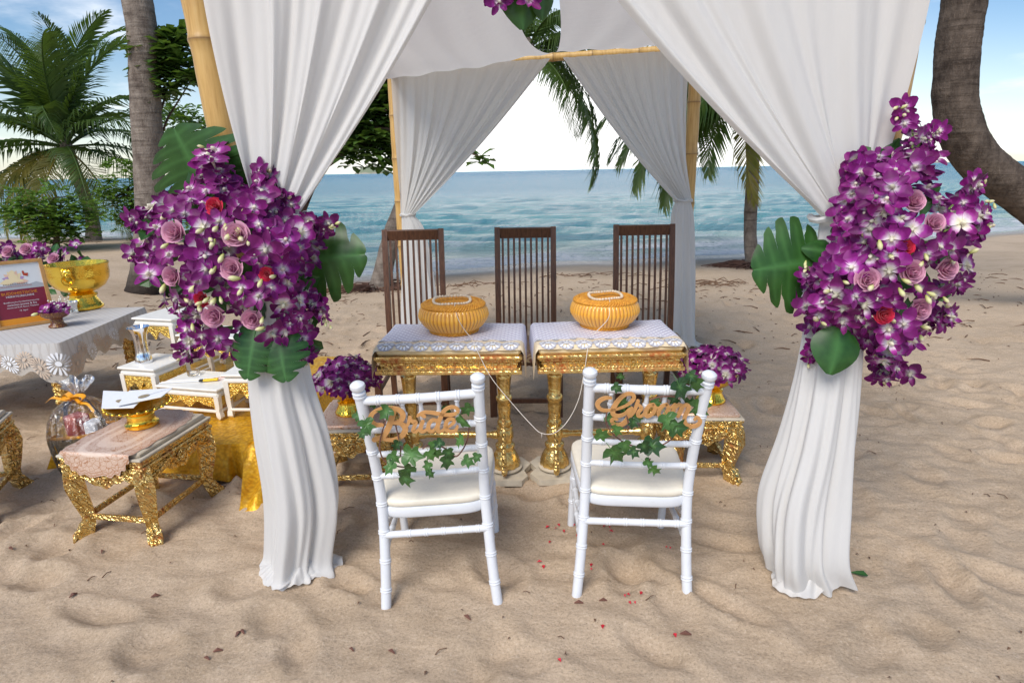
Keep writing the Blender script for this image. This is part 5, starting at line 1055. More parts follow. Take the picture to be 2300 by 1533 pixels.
def stool(label, loc, rz, w, d, h, top, mat='gilt_worn', group='carved gilt stools'):
    o = thing('carved_stool', label, 'stool', loc, rz, group); g = MT[mat]; ht = h-.02
    m = MB(); m.box((0, 0, ht-.012), (w, d, .012), .003); m.box((0, 0, ht-.028), (w-.012, d-.012, .020), .004); m.box((0, 0, ht-.046), (w+.006, d+.006, .016), .005); m.build('top_moulding', g, o)
    MB().box((0, 0, ht+.0), (w+.004, d+.004, .012), .003).build('rim_board', MT['raw_plaster'], o)
    MB().box((0, 0, ht+.015), (w-.03, d-.03, .026), .008).build('pad', MT[top], o, 40)
    za = ht-.054
    for sd in range(4):
        L = (w if sd % 2 == 0 else d)-.02; hd = (d if sd % 2 == 0 else w)/2-.014; A = Matrix.Rotation(sd*PI/2, 4, 'Z') @ Matrix.Translation((0, -hd, za)) @ Matrix.Rotation(PI/2, 4, 'X')
        out = [(-L/2, 0), (-L/2, -.10)]+[(L*(t-.5), -.042-.045*abs(math.cos(PI*(t-.5)*1.0)**6)-.050*abs((t-.5)*2)**5-.006*math.sin(t*38)) for t in np.linspace(.06, .94, 25)]+[(L/2, -.10), (L/2, 0)]
        ap = MB().poly(out, .014, A).build('apron', g, o, 30)
        q = MB(); rosette(q, A @ Matrix.Translation((0, -.038, .016)), .030); q.build('rosette', g, ap, 60)
        for sg in (-1, 1): q = MB(); scroll(q, A @ Matrix.Translation((sg*.042, -.032, .014)), sg, L*.5-.075, .018); q.build('scrollwork', g, ap, 60)
    for sx in (-1, 1):
        for sy in (-1, 1):
            c = Vector((sx*(w/2-.035), sy*(d/2-.035), 0)); dg = Vector((sx, sy, 0)).normalized()
            P = [(za+.004, -.004), (za-.04, .006), (za-.09, .010), (za*.55, .000), (za*.32, -.014), (za*.2, -.012), (.05, .0), (.018, .012), (-.012, .016)]; rr = [.046, .052, .054, .046, .036, .034, .040, .044, .034]
            m = MB().tube([c+dg*b+Vector((0, 0, a)) for a, b in P], rr, 4, sq=1.0)
            q = MB()
            for (a, b), r_ in zip(P[1:], rr[1:]): pass
            pts = cr([c+dg*(b+r_*.62)+Vector((0, 0, a)) for (a, b), r_ in zip(P, rr)], 13)
            for i, p in enumerate(pts[1:-1]):
                for ax in (Vector((sx, 0, 0)), Vector((0, sy, 0))):
                    m.ball(p-dg*.010+ax*.006-(Vector((sx, sy, 0))-ax)*.006, .019, 7, 5, (.9, .9, 1.3))
            for k in (-1, 0, 1):
                cl = c+dg*.052+Vector((-dg.y, dg.x, 0))*k*.016; m.tube([cl+Vector((0, 0, .026))-dg*.012, cl+Vector((0, 0, .012)), cl+dg*.008+Vector((0, 0, -.008))], [.009, .010, .004], 6)
            m.build('leg', g, o, 40)
    zz = za*.27
    for sy in (-1, 1): MB().bar((-(w/2-.055), sy*(d/2-.045), zz), (w/2-.055, sy*(d/2-.045), zz), .020, .026, (0, 0, 1), .004).build('stretcher', g, o)
    for sx in (-1, 1): MB().bar((sx*(w/2-.045), -(d/2-.055), zz+.004), (sx*(w/2-.045), d/2-.055, zz+.004), .020, .026, (0, 0, 1), .004).build('stretcher', g, o)
    return o
def doily(label, loc, rz, w, d, ov, mat='copper_doily', sc=1):
    """scalloped oval print laid over the stool, hanging over its front edge by ov"""
    o = None
    def fn(u, v):
        a = 2*PI*u; n = 3.2; c, s = math.cos(a), math.sin(a); x = math.copysign(abs(c)**(2/n), c); y = math.copysign(abs(s)**(2/n), s)
        r_ = v*(1+.022*math.sin(26*a)*(v > .9)); x *= w*r_; y = y*r_*(d/2+ov/2)-ov/2; f = max(0, -d/2-y); fx = max(0, abs(x)-99)
        return (x, y+f*.93, .002-f*.96+.0015*math.sin(18*x)*math.sin(15*y))
    m = MB().grid(fn, 156, 22, cu=True, at=lambda u, v: .001+v*.998); o = m.build('doily', MT[mat], None, 180, Vector(loc)); o.rotation_euler = (0, 0, rz); return tag(o, label, 'doily', 'printed doilies on the stools')
S1 = Vector((-1.765, 2.60, 0)); S1R = R(-9)
stool('gilt carved stool carrying the gold tray of white envelopes', S1, S1R, .41, .48, .435, 'beige_pad')
doily('copper printed doily under the gold tray of envelopes', S1+V3((0, 0, .4435)), S1R, .185, .50, .11)
S2 = Vector((-2.73, 2.63, 0)); stool('gilt carved stool with loose orchids on its beige pad beside the gift basket', S2, R(20), .41, .48, .435, 'beige_pad')
S3 = Vector((-.83, 2.93, 0)); stool('gilt carved stool under the orchid bowl by the bride chair', S3, R(2), .36, .40, .375, 'copper_doily')
S4 = Vector((.99, 2.98, 0)); stool('gilt carved stool under the orchid bowl by the groom chair', S4, R(-3), .36, .38, .375, 'copper_doily')
# ------------------------------------------------------------------ orchid bowls
def gold_bowl(name, label, c, s, n=48, cat='bowl', group=None, rz=0, deep=False):
    o = thing(name, label, cat, c, rz, group)
    foot = [(.072, 0), (.076, .004), (.076, .014), (.070, .020), (.066, .03), (.058, .045), (.054, .058), (.060, .062), (.060, .070), (.050, .074), (.044, .080)]
    bowl = [(.044, .080), (.052, .084), (.078, .096), (.108, .122), (.122, .15), (.127, .18), (.131, .184), (.131, .190), (.125, .190), (.120, .178), (.112, .15), (.09, .115), (.04, .095), (.001, .092)]
    if deep: bowl = [(.044, .080), (.07, .088), (.10, .108), (.118, .138), (.124, .165), (.124, .20), (.129, .208), (.129, .214), (.123, .214), (.117, .19), (.10, .13), (.04, .10), (.001, .098)]
    fl = lambda a, r_, z: 1+.012*math.sin(24*a)
    MB().lathe([(a*s, b*s) for a, b in foot], n, mod=fl).build('foot', MT['polished_gold'], o, 50); MB().lathe([(a*s, b*s) for a, b in bowl], n, mod=lambda a, r_, z: 1+(.010*math.sin(24*a) if r_ > .05*s else 0), cap=False).build('bowl', MT['polished_gold'], o, 50)
    return o
def heap(label, c, R0, h, n, seed, sc=1.0):
    rd = random.Random(seed); o = thing('orchid_heap', label, 'flowers', c, 0, 'orchids heaped in the gold bowls')
    for i in range(n):
        t = (i+.5)/n; a = i*2.39996; r_ = math.sqrt(t); ph = r_*1.62; p = Vector((math.cos(a)*math.sin(ph)*R0, math.sin(a)*math.sin(ph)*R0, math.cos(ph)*h-.004)); p += Vector((rd.gauss(0, .008), rd.gauss(0, .008), rd.gauss(0, .012)))
        nn = Vector((p.x/R0, p.y/R0, .35+p.z/h*.7))+Vector((rd.gauss(0, .35), rd.gauss(0, .35), rd.gauss(0, .3))); M = face_m(p, nn, rd, sc*rd.uniform(.85, 1.15)); link('orchid', ORC[rd.randrange(5)], o, M=M)
    m = MB().ball((0, 0, 0), R0*.86, 16, 8, (1, 1, h/R0*.9)); m.v = [(x, y, max(z, -.02)) for x, y, z in m.v]; tag(m.build('inner_leaves', MT['monstera'], o, 180), kind='stuff')
    return o
b3 = S3+V3((-.02, -.015, .383)); b4 = S4+V3((.06, .0, .383))
gold_bowl('pedestal_bowl', 'gold pedestal bowl of orchids on the stool by the bride chair', b3, 1.0, 96, group='gold orchid bowls'); gold_bowl('pedestal_bowl', 'gold pedestal bowl of orchids on the stool by the groom chair', b4, 1.0, 96, group='gold orchid bowls')
heap('heap of purple orchids in the bowl by the bride chair', b3+V3((0, 0, .178)), .15, .10, 80, 31, .95); heap('heap of purple orchids in the bowl by the groom chair', b4+V3((0, 0, .178)), .15, .10, 80, 32, .95)
# ------------------------------------------------------------------ envelopes on a gold tray
tr = S1+V3((-.005, .05, .447)); o = thing('pedestal_tray', 'gold pedestal tray with a toothed rim holding the envelopes', 'tray', tr)
MB().lathe([(.068, 0), (.072, .004), (.072, .016), (.064, .022), (.060, .03), (.057, .05), (.060, .056), (.058, .064), (.048, .070), (.040, .072)], 48).build('foot', MT['polished_gold'], o, 50)
MB().lathe([(.04, .072), (.07, .078), (.11, .090), (.135, .104), (.130, .107), (.10, .094), (.05, .082), (.001, .080)], 60, mod=lambda a, r_, z: 1+(.05*math.sin(24*a) if r_ > .12 else 0), cap=False).build('dish', MT['polished_gold'], o, 60)
m = MB()
for k in range(24):
    a = 2*PI*k/24; m.ball((.138*math.cos(a), .138*math.sin(a), .108), .009, 6, 5, (1, 1, .8))
m.build('toothed_rim', MT['polished_gold'], o, 60)
def envelope(label, px, z0, seal=True, lift=0.0):
    """px: four photo corners (fl, fr, br, bl) of an envelope lying on the tray"""
    q = [G(x, y, z0+dz) for x, y, dz in px]; c = sum(q, Vector())/4; o = thing('envelope', label, 'envelope', c, 0, 'white envelopes on the tray'); q = [p-c for p in q]; up = Vector((0, 0, .0025))
    m = MB().add(q+[p+up for p in q], [(3, 2, 1, 0), (4, 5, 6, 7), (0, 1, 5, 4), (1, 2, 6, 5), (2, 3, 7, 6), (3, 0, 4, 7)]); m.build('body', MT['paper_white'], o, 0)
    mid = (q[0]+q[1]+q[2]+q[3])/4+(q[0]+q[1]-q[2]-q[3])*.06; MB().add([q[3]+up*1.25, q[2]+up*1.25, mid+up*2.0, q[3]+up*1.15, q[2]+up*1.15], [(0, 1, 2)]).build('flap', MT['paper_white'], o, 0)
    if seal:
        x = (q[1]-q[0]).normalized()*.024; y = (q[3]-q[0]).normalized()*.024; MB().add([mid+up*2.2+x*math.cos(2*PI*k/20)+y*math.sin(2*PI*k/20) for k in range(20)], [tuple(range(20))]).build('seal', MT['gold_seal'], o, 0)
    return o
zt = tr.z+.112
envelope('white envelope lying beneath on the gold tray', [(228, 918, 0), (300, 916, 0), (335, 882, .003), (232, 878, .003)], zt)
envelope('white envelope with a round gold seal lying on top of the tray', [(262, 912, .010), (362, 892, .016), (388, 872, .018), (290, 878, .010)], zt)
# ------------------------------------------------------------------ gold cloth platform and white altar tables
PL = Vector((-1.90, 3.80, 0)); PA = R(-8)
def platform():
    o = thing('cloth_platform', 'low platform under a gold brocade cloth carrying the white altar tables', 'platform', PL, PA); W_, D_, H_ = .64, .78, .20
    MB().box((0, 0, H_/2-.012), (W_*2-.03, D_*2-.03, H_-.03), .004).build('deck', MT['raw_plaster'], o)
    def fn(u, v):
        a = 2*PI*u; n = 9; c, s = math.cos(a), math.sin(a); x = math.copysign(abs(c)**(2/n), c); y = math.copysign(abs(s)**(2/n), s)
        if v < .45: t = v/.45; return (x*W_*t, y*D_*t, H_+.003*math.sin(x*t*19)*math.sin(y*t*23))
        t = (v-.45)/.55; fl = .012+.05*t+.026*t*math.sin(17*a+1)+.016*t*math.sin(31*a); nx, ny = x, y; l = math.hypot(nx, ny)
        return (x*W_+nx/l*fl, y*D_+ny/l*fl, H_*(1-t)+.006-.010*math.sin(PI*min(1, t*4))*0)
    m = MB().grid(fn, 240, 26, cu=True); m.build('cloth', MT['gold_brocade'], o, 60)
    P = cr([V3((-1.36, 3.06, .205)), V3((-1.335, 2.97, .185)), V3((-1.31, 2.90, .12)), V3((-1.295, 2.82, .075)), V3((-1.28, 2.72, .066)), V3((-1.27, 2.64, .05)), V3((-1.262, 2.585, .012))], 24); Mi = (Matrix.Translation(PL) @ Matrix.Rotation(PA, 4, 'Z')).inverted()
    def tl(u, v):
        p = P[min(23, int(round(v*23)))].copy(); w = .15+.05*math.sin(v*5); p.x += (u-.5)*w*2*.62-.02*v; p.z += .022*math.sin(u*9+v*3)*math.sin(PI*v)**.5-.06*abs(u-.5)**2*4*(1-v)*.6; p.z = max(.012, p.z); return Mi @ p
    MB().grid(tl, 26, 24).build('cloth_tail', MT['gold_brocade'], o, 180)
platform()
def altar(label, loc, rz, w, d, h):
    o = thing('altar_table', label, 'altar table', loc, rz, 'white altar tables on the gold cloth'); wp = MT['white_paint']; t = .022
    MB().box((0, 0, h-.007), (w, d, .014), .004).build('top', wp, o); MB().box((0, 0, h-.020), (w-.035, d-.035, .013)).build('waist', wp, o)
    m = MB(); m.box((0, 0, h-.042), (w-.012, d-.012, .032), .010); m.build('frieze', wp, o)
    lw = .030
    for sx in (-1, 1):
        for sy in (-1, 1):
            x, y = sx*(w/2-.006-lw/2), sy*(d/2-.006-lw/2); m = MB()
            m.tube([(x, y, h-.045), (x, y, .10 if h > .22 else .07), (x-sx*.003, y-sy*.003, .05), (x, y, .03), (x+sx*.002, y+sy*.002, .012), (x-sx*.004, y-sy*.004, 0)], [lw*.72, lw*.66, lw*.58, lw*.70, lw*.74, lw*.55], 4); q = m
            c = Vector((x, y, 0)); q.v = [tuple((Matrix.Translation(c) @ Matrix.Rotation(PI/4, 4, 'Z') @ Matrix.Translation(-c)) @ Vector(v)) for v in q.v]; q.build('leg', wp, o, 50)
    for sd in range(4):
        L = (w if sd % 2 == 0 else d)-.012-lw*1.9; hd = (d if sd % 2 == 0 else w)/2-.018; A = Matrix.Rotation(sd*PI/2, 4, 'Z') @ Matrix.Translation((0, -hd, h-.056)) @ Matrix.Rotation(PI/2, 4, 'X'); dp = min(.11, h*.42)
        out = [(-L/2, 0), (-L/2, -dp)]+[(L*(q-.5), -dp*(.34+.22*abs(math.cos(2*PI*(q-.5)*1.5))+.40*abs((q-.5)*2)**4+.30*math.exp(-((q-.5)/.07)**2))) for q in np.linspace(.05, .95, 31)]+[(L/2, -dp), (L/2, 0)]
        MB().poly(out, .007, A).build('apron_panel', MT['filigree'], o, 0)
        if sd != 2 and h < .5: MB().bar(A @ Vector((-L/2-.008, -(h-.056)+.045, .004)), A @ Vector((L/2+.008, -(h-.056)+.045, .004)), .014, .016, (0, 0, 1), .003).build('stretcher', wp, o)
    return o
AR = R(-14); ZP = .208
altar('low white altar table with incense sticks and the yellow lighter', (-1.885, 3.46, ZP), AR, .43, .30, .185)
altar('white altar table holding the silver vase', (-2.25, 3.60, ZP), AR, .27, .30, .265)
altar('white altar table partly behind the front curtain', (-1.555, 3.43, ZP), R(-3), .27, .28, .265)
altar('white altar table standing behind the incense table', (-2.0, 3.96, ZP), AR, .46, .28, .36)
altar('tallest white altar table at the back of the set', (-2.40, 4.20, ZP), AR, .33, .46, .45)
vz = V3((-2.30, 3.58, ZP+.266)); o = thing('silver_vase', 'flared silver vase on a white altar table', 'vase', vz)
pr = [(.001, 0), (.050, 0), (.052, .006), (.048, .014), (.050, .020), (.045, .028), (.046, .036), (.041, .045), (.036, .075), (.036, .13), (.043, .18), (.052, .21), (.064, .226), (.060, .228), (.048, .21), (.038, .17), (.030, .10), (.001, .06)]
MB().lathe(pr, 64, mod=lambda a, r_, z: 1+(.05*math.sin(8*a)*max(0, (z-.2)/.028) if z > .2 else .012*math.sin(16*a) if .05 < z < .2 else 0)).build('body', MT['silver'], o, 60)
cz = V3((-1.985, 3.545, ZP+.1865)); o = thing('glass_cup', 'small clear glass cup on the incense table', 'cup', cz)
MB().lathe([(.001, 0), (.034, 0), (.037, .003), (.038, .032), (.0355, .032), (.034, .006), (.001, .005)], 36).build('wall', MT['clear_glass'], o, 50)
for i, (a, b) in enumerate((((-2.105, 3.40), (-1.74, 3.455)), ((-2.11, 3.385), (-1.76, 3.43)), ((-2.08, 3.42), (-1.73, 3.475)))):
    A_, B_ = V3((*a, ZP+.1925)), V3((*b, ZP+.1925)); o = thing('incense_stick' if i else 'candle', ('thin incense stick lying in front of the lighter', 'thin incense stick lying beside the lighter', 'thin incense stick lying behind the candle')[i] if i else 'slim white candle lying along the incense table', 'incense' if i else 'candle', A_)
    r_ = .0045 if i == 0 else .0032; MB().tube([V3((0, 0, 0)), (B_-A_)*.74], r_, 7).build('stick', MT['cream_vinyl'] if i == 0 else MT['paper_white'], o); MB().tube([(B_-A_)*.74, B_-A_], .0016, 5).build('handle', MT['petal_red'] if i else MT['thread'], o)
lg = V3((-1.83, 3.415, ZP+.197)); o = thing('lighter', 'yellow cigarette lighter with a black head on the incense table', 'lighter', lg, R(12))
MB().box((.012, 0, 0), (.085, .026, .013), .004).build('body', MT['yellow_plastic'], o); MB().box((-.042, 0, 0), (.022, .024, .013), .003).build('head', MT['black_iron'], o)
# ------------------------------------------------------------------ lace covered table on the far left
TB = Vector((-3.50, 3.98, 0)); TBR = R(4); TW, TD, TZ = .70, .50, .62
o = thing('side_table', 'low gilt legged table under a pale lace cloth', 'table', TB, TBR)
MB().box((0, 0, TZ-.03), (TW*2-.02, TD*2-.02, .05), .004).build('table_top', MT['gilt_worn'], o)
for sx in (-1, 1):
    for sy in (-1, 1):
        x, y = sx*(TW-.09), sy*(TD-.09); m = MB().tube([(x, y, TZ-.05), (x, y, .4), (x, y, .12), (x, y, .04), (x, y, -.02)], [.062, .055, .042, .06, .055], 8)
        for i in range(10):
            for k in (-1, 1): m.ball((x+k*.034, y-.034, .10+.04*i), .016, 6, 5, (1, 1, 1.3)); m.ball((x+.034, y+k*.034, .10+.04*i), .016, 6, 5, (1, 1, 1.3))
        m.build('leg', MT['gilt_worn'], o, 40)
tc = thing('lace_tablecloth', 'pale lace tablecloth with floral scalloped corners on the low gilt table', 'table cloth', TB+V3((0, 0, TZ)), TBR)
def tcl(u, v, l=0.0):
    a = 2*PI*u; q_ = (u % 1)*4*(TW+TD)     # walk round the rectangle
    if q_ < 2*TW: x, y = -1+q_/TW, -1
    elif q_ < 2*TW+2*TD: x, y = 1, -1+(q_-2*TW)/TD
    elif q_ < 4*TW+2*TD: x, y = 1-(q_-2*TW-2*TD)/TW, 1
    else: x, y = -1, 1-(q_-4*TW-2*TD)/TD
    if v < .55: t = v/.55; return (x*TW*t, y*TD*t, .004+l)
    t = (v-.55)/.45; cor = (abs(x)*abs(y))**8; dr = .17+.12*cor+.020*math.sin(30*a); q = .010+l+(.05+.022*math.sin(13*a)+.012*math.sin(23*a))*t*(.35+cor)
    nx = math.copysign(max(0, abs(x)-.94)/.06, x); ny = math.copysign(max(0, abs(y)-.94)/.06, y); ll = math.hypot(nx, ny) or 1
    return (x*TW+nx/ll*q, y*TD+ny/ll*q, .004-dr*t)
MB().grid(tcl, 300, 30, cu=True, at=lambda u, v: float(sstep(.72, .8, v))+.001).build('cloth', MT['table_lace'], tc, 60)
wh = MB(); bg = MB(); rd = random.Random(6)
for k in range(54):
    u0 = (k+.5)/54; v0 = .86+.05*(k % 2)*-1.6
    for mm, rad, l in ((bg if k % 3 else wh, .055, .010),):
        def at(a, r_, l_): return tcl(u0+r_*math.cos(a)/4.8, min(.995, v0+r_*math.sin(a)/.42), l_)
        for p in range(16):
            a = 2*PI*p/16; mm.add([at(a+d_, r_*rad, l) for d_, r_ in ((0, .30), (.12, .6), (.10, .92), (0, 1.0), (-.10, .92), (-.12, .6))], [(0, 1, 2, 3, 4, 5)])
        mm.add([at(2*PI*p/12, rad*.22, l) for p in range(12)], [tuple(range(12))])
tag(bg.build('lace_flowers', MT['lace_beige'], tc, 0), kind='stuff'); tag(wh.build('lace_flowers', MT['paper_white'], tc, 0), kind='stuff')
ZB = TZ+.006
ob = gold_bowl('water_bowl', 'large gold bowl with a lion ring on the lace covered table', G(192, 692, ZB), 1.62, 64, 'bowl', deep=True)
Mx = Matrix.Translation((.055, -.19, .275)) @ Matrix.Rotation(R(20), 4, 'Z') @ Matrix.Rotation(PI/2, 4, 'X'); m = MB(); rr_m = MB().tube([(.036*math.cos(2*PI*i/20), .036*math.sin(2*PI*i/20)-.028, .012) for i in range(21)], .0055, 6, cap=False); m.add([Mx @ Vector(v) for v in rr_m.v], rr_m.f); m.build('ring_handle', MT['polished_gold'], ob, 60)
m = MB(); q = MB().ball((0, .022, 0), .030, 12, 8, (1.1, 1, .6)); q.ball((-.022, .04, .006), .012, 7, 5); q.ball((.022, .04, .006), .012, 7, 5); q.ball((0, .010, .016), .013, 7, 5); m.add([Mx @ Vector(v) for v in q.v], q.f); m.build('lion_head', MT['polished_gold'], ob, 60)
# framed certificate
bl_, br_ = G(-6, 742, ZB), G(127, 722, ZB); tlp = D(115, 577, br_.y+.06); ax = (br_-bl_); wf = ax.length; ax.normalize(); upv = (tlp-br_); upv = (upv-ax*upv.dot(ax)); hf = upv.length; upv.normalize(); nn = ax.cross(upv)
FM = Matrix((ax, upv, nn)).transposed().to_4x4(); FM.translation = bl_
fo = thing('framed_certificate', 'wood framed marriage certificate leaning on the lace covered table', 'picture frame', bl_); fl_ = FM.copy(); fl_.translation = (0, 0, 0)
def fbox(m, x0, x1, y0, y1, z0, z1, b=.002):
    q = MB().box(((x0+x1)/2, (y0+y1)/2, (z0+z1)/2), (x1-x0, y1-y0, z1-z0), b); m.add([fl_ @ Vector(v) for v in q.v], q.f)
bw = .022; m = MB(); fbox(m, 0, wf, 0, bw, 0, .02); fbox(m, 0, wf, hf-bw, hf, 0, .02); fbox(m, 0, bw, bw, hf-bw, 0, .02); fbox(m, wf-bw, wf, bw, hf-bw, 0, .02); m.build('frame', MT['frame_wood'], fo)
def fpatch(name, mat, pts, z):
    q = MB().add([fl_ @ Vector((x*wf, y*hf, z)) for x, y in pts], [tuple(range(len(pts)))]); return q.build(name, MT[mat], fo, 0)
fpatch('paper', 'print_white', [(.06, .05), (.94, .05), (.94, .95), (.06, .95)], .010); fpatch('maroon_panel', 'print_maroon', [(.06, .14), (.94, .14), (.94, .57), (.06, .57)], .0106); fpatch('orange_band', 'print_orange', [(.06, .05), (.94, .05), (.94, .14), (.06, .14)], .0107)
fpatch('grey_wash', 'print_grey', [(.06, .571), (.94, .571), (.94, .62), (.82, .66), (.7, .635), (.5, .65), (.3, .63), (.16, .655), (.06, .63)], .0106)
for i in range(9):
    a = R(90+(i-4)*24); c0 = (.46, .70); r_ = .16 if abs(i-4) < 4 else .2; tip = (c0[0]+math.cos(a)*r_*1.2, c0[1]+math.sin(a)*r_*1.02); nx, ny = -math.sin(a)*.05, math.cos(a)*.05
    fpatch('lotus_petal', ('print_peach', 'print_lilac', 'print_yellow')[i % 3], [(c0[0]-nx*.5, c0[1]-ny*.5), (c0[0]+(tip[0]-c0[0])*.5-nx, c0[1]+(tip[1]-c0[1])*.5-ny), tip, (c0[0]+(tip[0]-c0[0])*.5+nx, c0[1]+(tip[1]-c0[1])*.5+ny), (c0[0]+nx*.5, c0[1]+ny*.5)], .0108+.0001*i)
fpatch('seated_figure', 'print_yellow', [(.30, .675), (.62, .675), (.60, .71), (.53, .73), (.54, .77), (.50, .80), (.505, .84), (.46, .86), (.415, .84), (.42, .80), (.38, .77), (.39, .73), (.32, .71)], .0120)
fpatch('red_mark', 'print_red', [(.63, .77), (.70, .75), (.72, .80), (.66, .80), (.65, .84), (.62, .83)], .0121)
def ftext(body, mat, cx, cy, size, z=.0118):
    cu = bpy.data.curves.new('t', 'FONT'); cu.body = body; cu.size = size; cu.align_x = 'CENTER'; cu.align_y = 'CENTER'; cu.resolution_u = 2; t = bpy.data.objects.new('t', cu); COL.objects.link(t)
    bpy.context.view_layer.update(); me = bpy.data.meshes.new_from_object(t.evaluated_get(bpy.context.evaluated_depsgraph_get())); bpy.data.objects.remove(t); me.materials.clear(); me.materials.append(MT[mat])
    return link('lettering', me, fo, M=fl_ @ Matrix.Translation((cx*wf, cy*hf, z)))
k = wf/.30
for bd, mt, cy, sz in (('CEREMONY', 'print_dark', .645, .020), ('buddhistische Zeremonie', 'print_red', .612, .010), ('BUDDHISTISCHE', 'print_orange', .515, .024), ('HEIRATSURKUNDE', 'print_white', .468, .0165), ('Buddhistische Hochzeitszeremonie', 'print_white', .385, .0125), ('zwischen Joanna & Da', 'print_white', .345, .0165), ('wurde auf Koh Samui, Thailand', 'print_white', .305, .0125), ('12. April', 'print_white', .250, .0125)):
    if bd in ('CEREMONY', 'buddhistische Zeremonie'): continue
    ftext(bd, mt, .5, cy, sz*k)
for (y0, y1, x0, x1, n_) in ((.640, .660, .27, .68, 11), (.612, .624, .22, .74, 18)):   # two lines of small Thai style script above the panel
    rd = random.Random(n_)
    for i in range(n_):
        a = x0+(x1-x0)*i/n_; w_ = (x1-x0)/n_*.62; fpatch('lettering', 'print_dark' if n_ == 11 else 'print_red', [(a, y0), (a+w_*.3, y0), (a+w_*.3, y1-.004), (a+w_*.75, y1-.004), (a+w_*.75, y0), (a+w_, y0), (a+w_, y1), (a, y1)], .0119)
# red lacquer stand, silver cup, bouquet behind the frame
p = G(131, 733, ZB); o = thing('lacquer_stand', 'small red lacquer pedestal dish in front of the certificate', 'dish', p)
MB().lathe([(.050, 0), (.054, .004), (.052, .012), (.042, .018), (.036, .03), (.034, .052), (.040, .060), (.064, .068), (.082, .084), (.088, .108), (.084, .109), (.075, .09), (.04, .075), (.001, .073)], 40).build('dish', MT['red_lacquer'], o, 50)
fo2 = thing('dish_flowers', 'orchids and white gypsophila in the red lacquer dish', 'flowers', p+V3((0, 0, .10))); rd = random.Random(12)
for i in range(7): link('orchid', ORC[i % 5], fo2, M=face_m(Vector((-.035+.016*i+rd.gauss(0, .01), -.03+rd.gauss(0, .015), .018+.012*(i % 3))), Vector((rd.gauss(0, .4), -.8, .7)), rd, 1.0))
m = MB()
for i in range(60): q = Vector((.03+rd.gauss(0, .035), .03+rd.gauss(0, .025), .045+rd.gauss(0, .022))); m.ball(q, .006, 6, 4)
tag(m.build('gypsophila', MT['baby_breath'], fo2), kind='stuff'); link('bud', BUD, fo2, M=face_m(Vector((-.095, -.02, .0)), Vector((-.8, -.3, -.3)), rd, 1.3))
p = G(166, 702, ZB); o = thing('silver_cup', 'small silver cup beside the gold bowl foot', 'cup', p); MB().lathe([(.001, 0), (.034, 0), (.036, .006), (.030, .02), (.032, .05), (.044, .085), (.041, .085), (.028, .05), (.001, .03)], 32, mod=lambda a, r_, z: 1+.03*math.sin(12*a)).build('body', MT['silver'], o, 60)
p = G(60, 668, ZB); fo3 = thing('table_bouquet', 'purple orchid and rose bouquet standing behind the certificate', 'flowers', p); rd = random.Random(15)
for i in range(46):
    q = D(rd.uniform(-40, 178), rd.uniform(556, 606) if i > 8 else rd.uniform(548, 570), p.y+rd.uniform(-.08, .12))-p; link('orchid', ORC[i % 5], fo3, M=face_m(q, Vector((rd.gauss(0, .6), -.8, .5+rd.gauss(0, .3))), rd, rd.uniform(1.1, 1.5)))
for px, py in ((60, 560), (20, 566), (122, 582)): link('mauve_rose', ROSE['m'], fo3, M=face_m(D(px, py, p.y-.08)-p, Vector((0, -.8, .5)), rd, 1.25))
m = MB()
for i in range(120): q = D(rd.uniform(-40, 195), rd.uniform(575, 650), p.y+rd.uniform(-.05, .1))-p; leaf_into(m, q, Vector((rd.gauss(0, 1), -.5, rd.gauss(0, .7))), Vector((0, -1, .5)), .10, .05)
tag(m.build('foliage', MT['monstera'], fo3, 0), kind='stuff'); put_leaf(fo3, D(118, 585, p.y), D(125, 548, p.y), PLF, (0, -1, .4), .9, 'leaf')
MB().lathe([(.06, 0), (.075, .03), (.08, .09), (.07, .12)], 24).build('pot', MT['red_lacquer'], fo3)
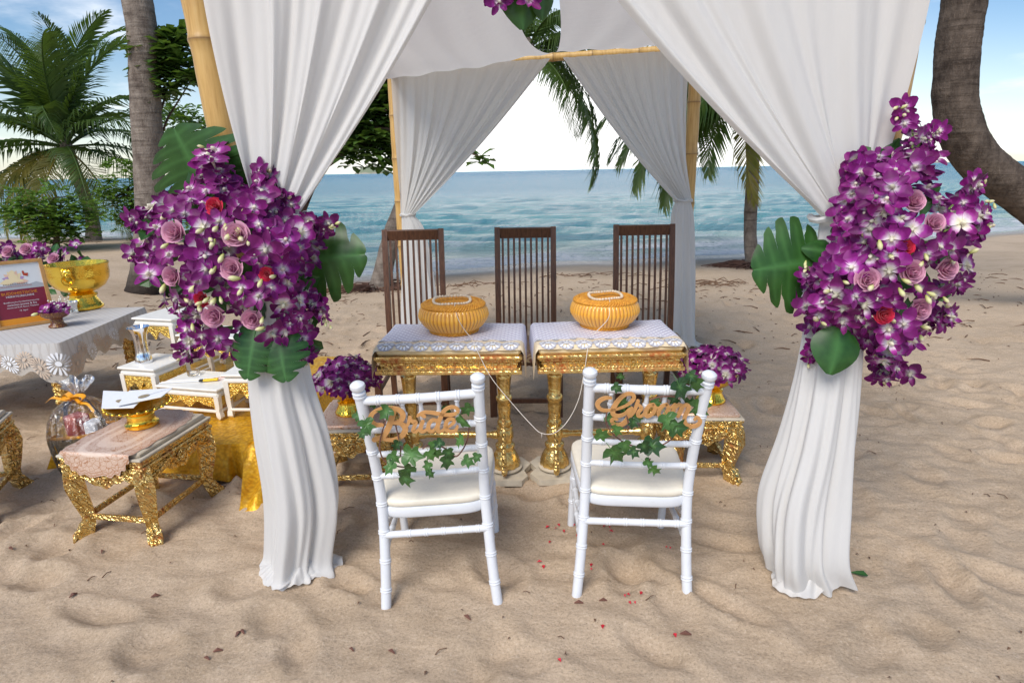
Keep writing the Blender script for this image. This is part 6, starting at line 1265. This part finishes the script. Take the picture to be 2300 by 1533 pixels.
# ------------------------------------------------------------------ wrapped gift basket
GB = Vector((-2.40, 3.12, 0)); go = thing('gift_basket', 'patterned gift basket wrapped in clear cellophane with an orange ribbon', 'gift basket', GB, R(-22)); go.scale = (.9, .9, .82)
def gbf(u, v):
    a = 2*PI*u; n = 5; c, s = math.cos(a), math.sin(a); x = math.copysign(abs(c)**(2/n), c); y = math.copysign(abs(s)**(2/n), s); e = 1+.16*v; return (x*.17*e, y*.11*e, .27*v+.05*v*v*(x*.9))
MB().grid(gbf, 60, 12, cu=True).build('basket', MT['dark_batik'], go, 60)
MB().tube([gbf(i/48, 1.0) for i in range(49)], .012, 6, cap=False).build('rim', MT['woven_top'], go, 60)
MB().tube([(-.20, 0, .28), (-.16, 0, .42), (-.05, 0, .50), (.06, 0, .49), (.15, 0, .40), (.19, 0, .30)], .011, 8).build('handle', MT['dark_batik'], go)
rd = random.Random(3); m = MB()
MB().box((-.06, -.01, .30), (.11, .10, .16), .01).build('gift_box', MT['print_red'], go); MB().box((.07, .01, .29), (.09, .09, .12), .01, Matrix.Rotation(.3, 4, 'Z')).build('gift_box', MT['paper_white'], go)
def cel(u, v):
    a = 2*PI*u; pr = cr([(.225, .0, 0), (.245, .12, 0), (.25, .27, 0), (.20, .40, 0), (.09, .49, 0), (.026, .525, 0), (.05, .57, 0), (.10, .63, 0)], 40); p = pr[min(39, int(v*39))]
    w = 1+(.05+.14*float(sstep(.5, .8, v)))*math.sin(9*a+3*v)+.05*math.sin(17*a+v*9); return (p.x*w*math.cos(a)*1.0, p.x*w*math.sin(a)*(.72 if v < .7 else .8), max(.012, p.y+.02*math.sin(5*a)*float(sstep(.85, 1, v))))
MB().grid(cel, 90, 40, cu=True).build('cellophane', MT['cellophane'], go, 180)
for sg in (-1, 1):
    def bow(u, v): a = 2*PI*u; return (sg*(.045+.045*math.cos(a)), -.035+.01*math.sin(a*2)+(v-.5)*.028, .525+.022*math.sin(a)+(v-.5)*.012)
    MB().grid(bow, 20, 4, cu=True).build('ribbon_loop', MT['ribbon'], go, 180)
    P = cr([(0, -.03, .525), (sg*.08, -.05, .505), (sg*.16, -.06, .51), (sg*.22, -.07, .47)], 12); MB().grid(lambda u, v: P[min(11, int(u*11))]+Vector((0, (v-.5)*.012, (v-.5)*.01)), 12, 2).build('ribbon_tail', MT['ribbon'], go, 180)
# orchids lying on the far left stool
h5 = S2+V3((-.14, .06, .445)); heap('loose purple orchids resting on the stool beside the gift basket', h5+V3((0, 0, .06)), .12, .10, 34, 41)
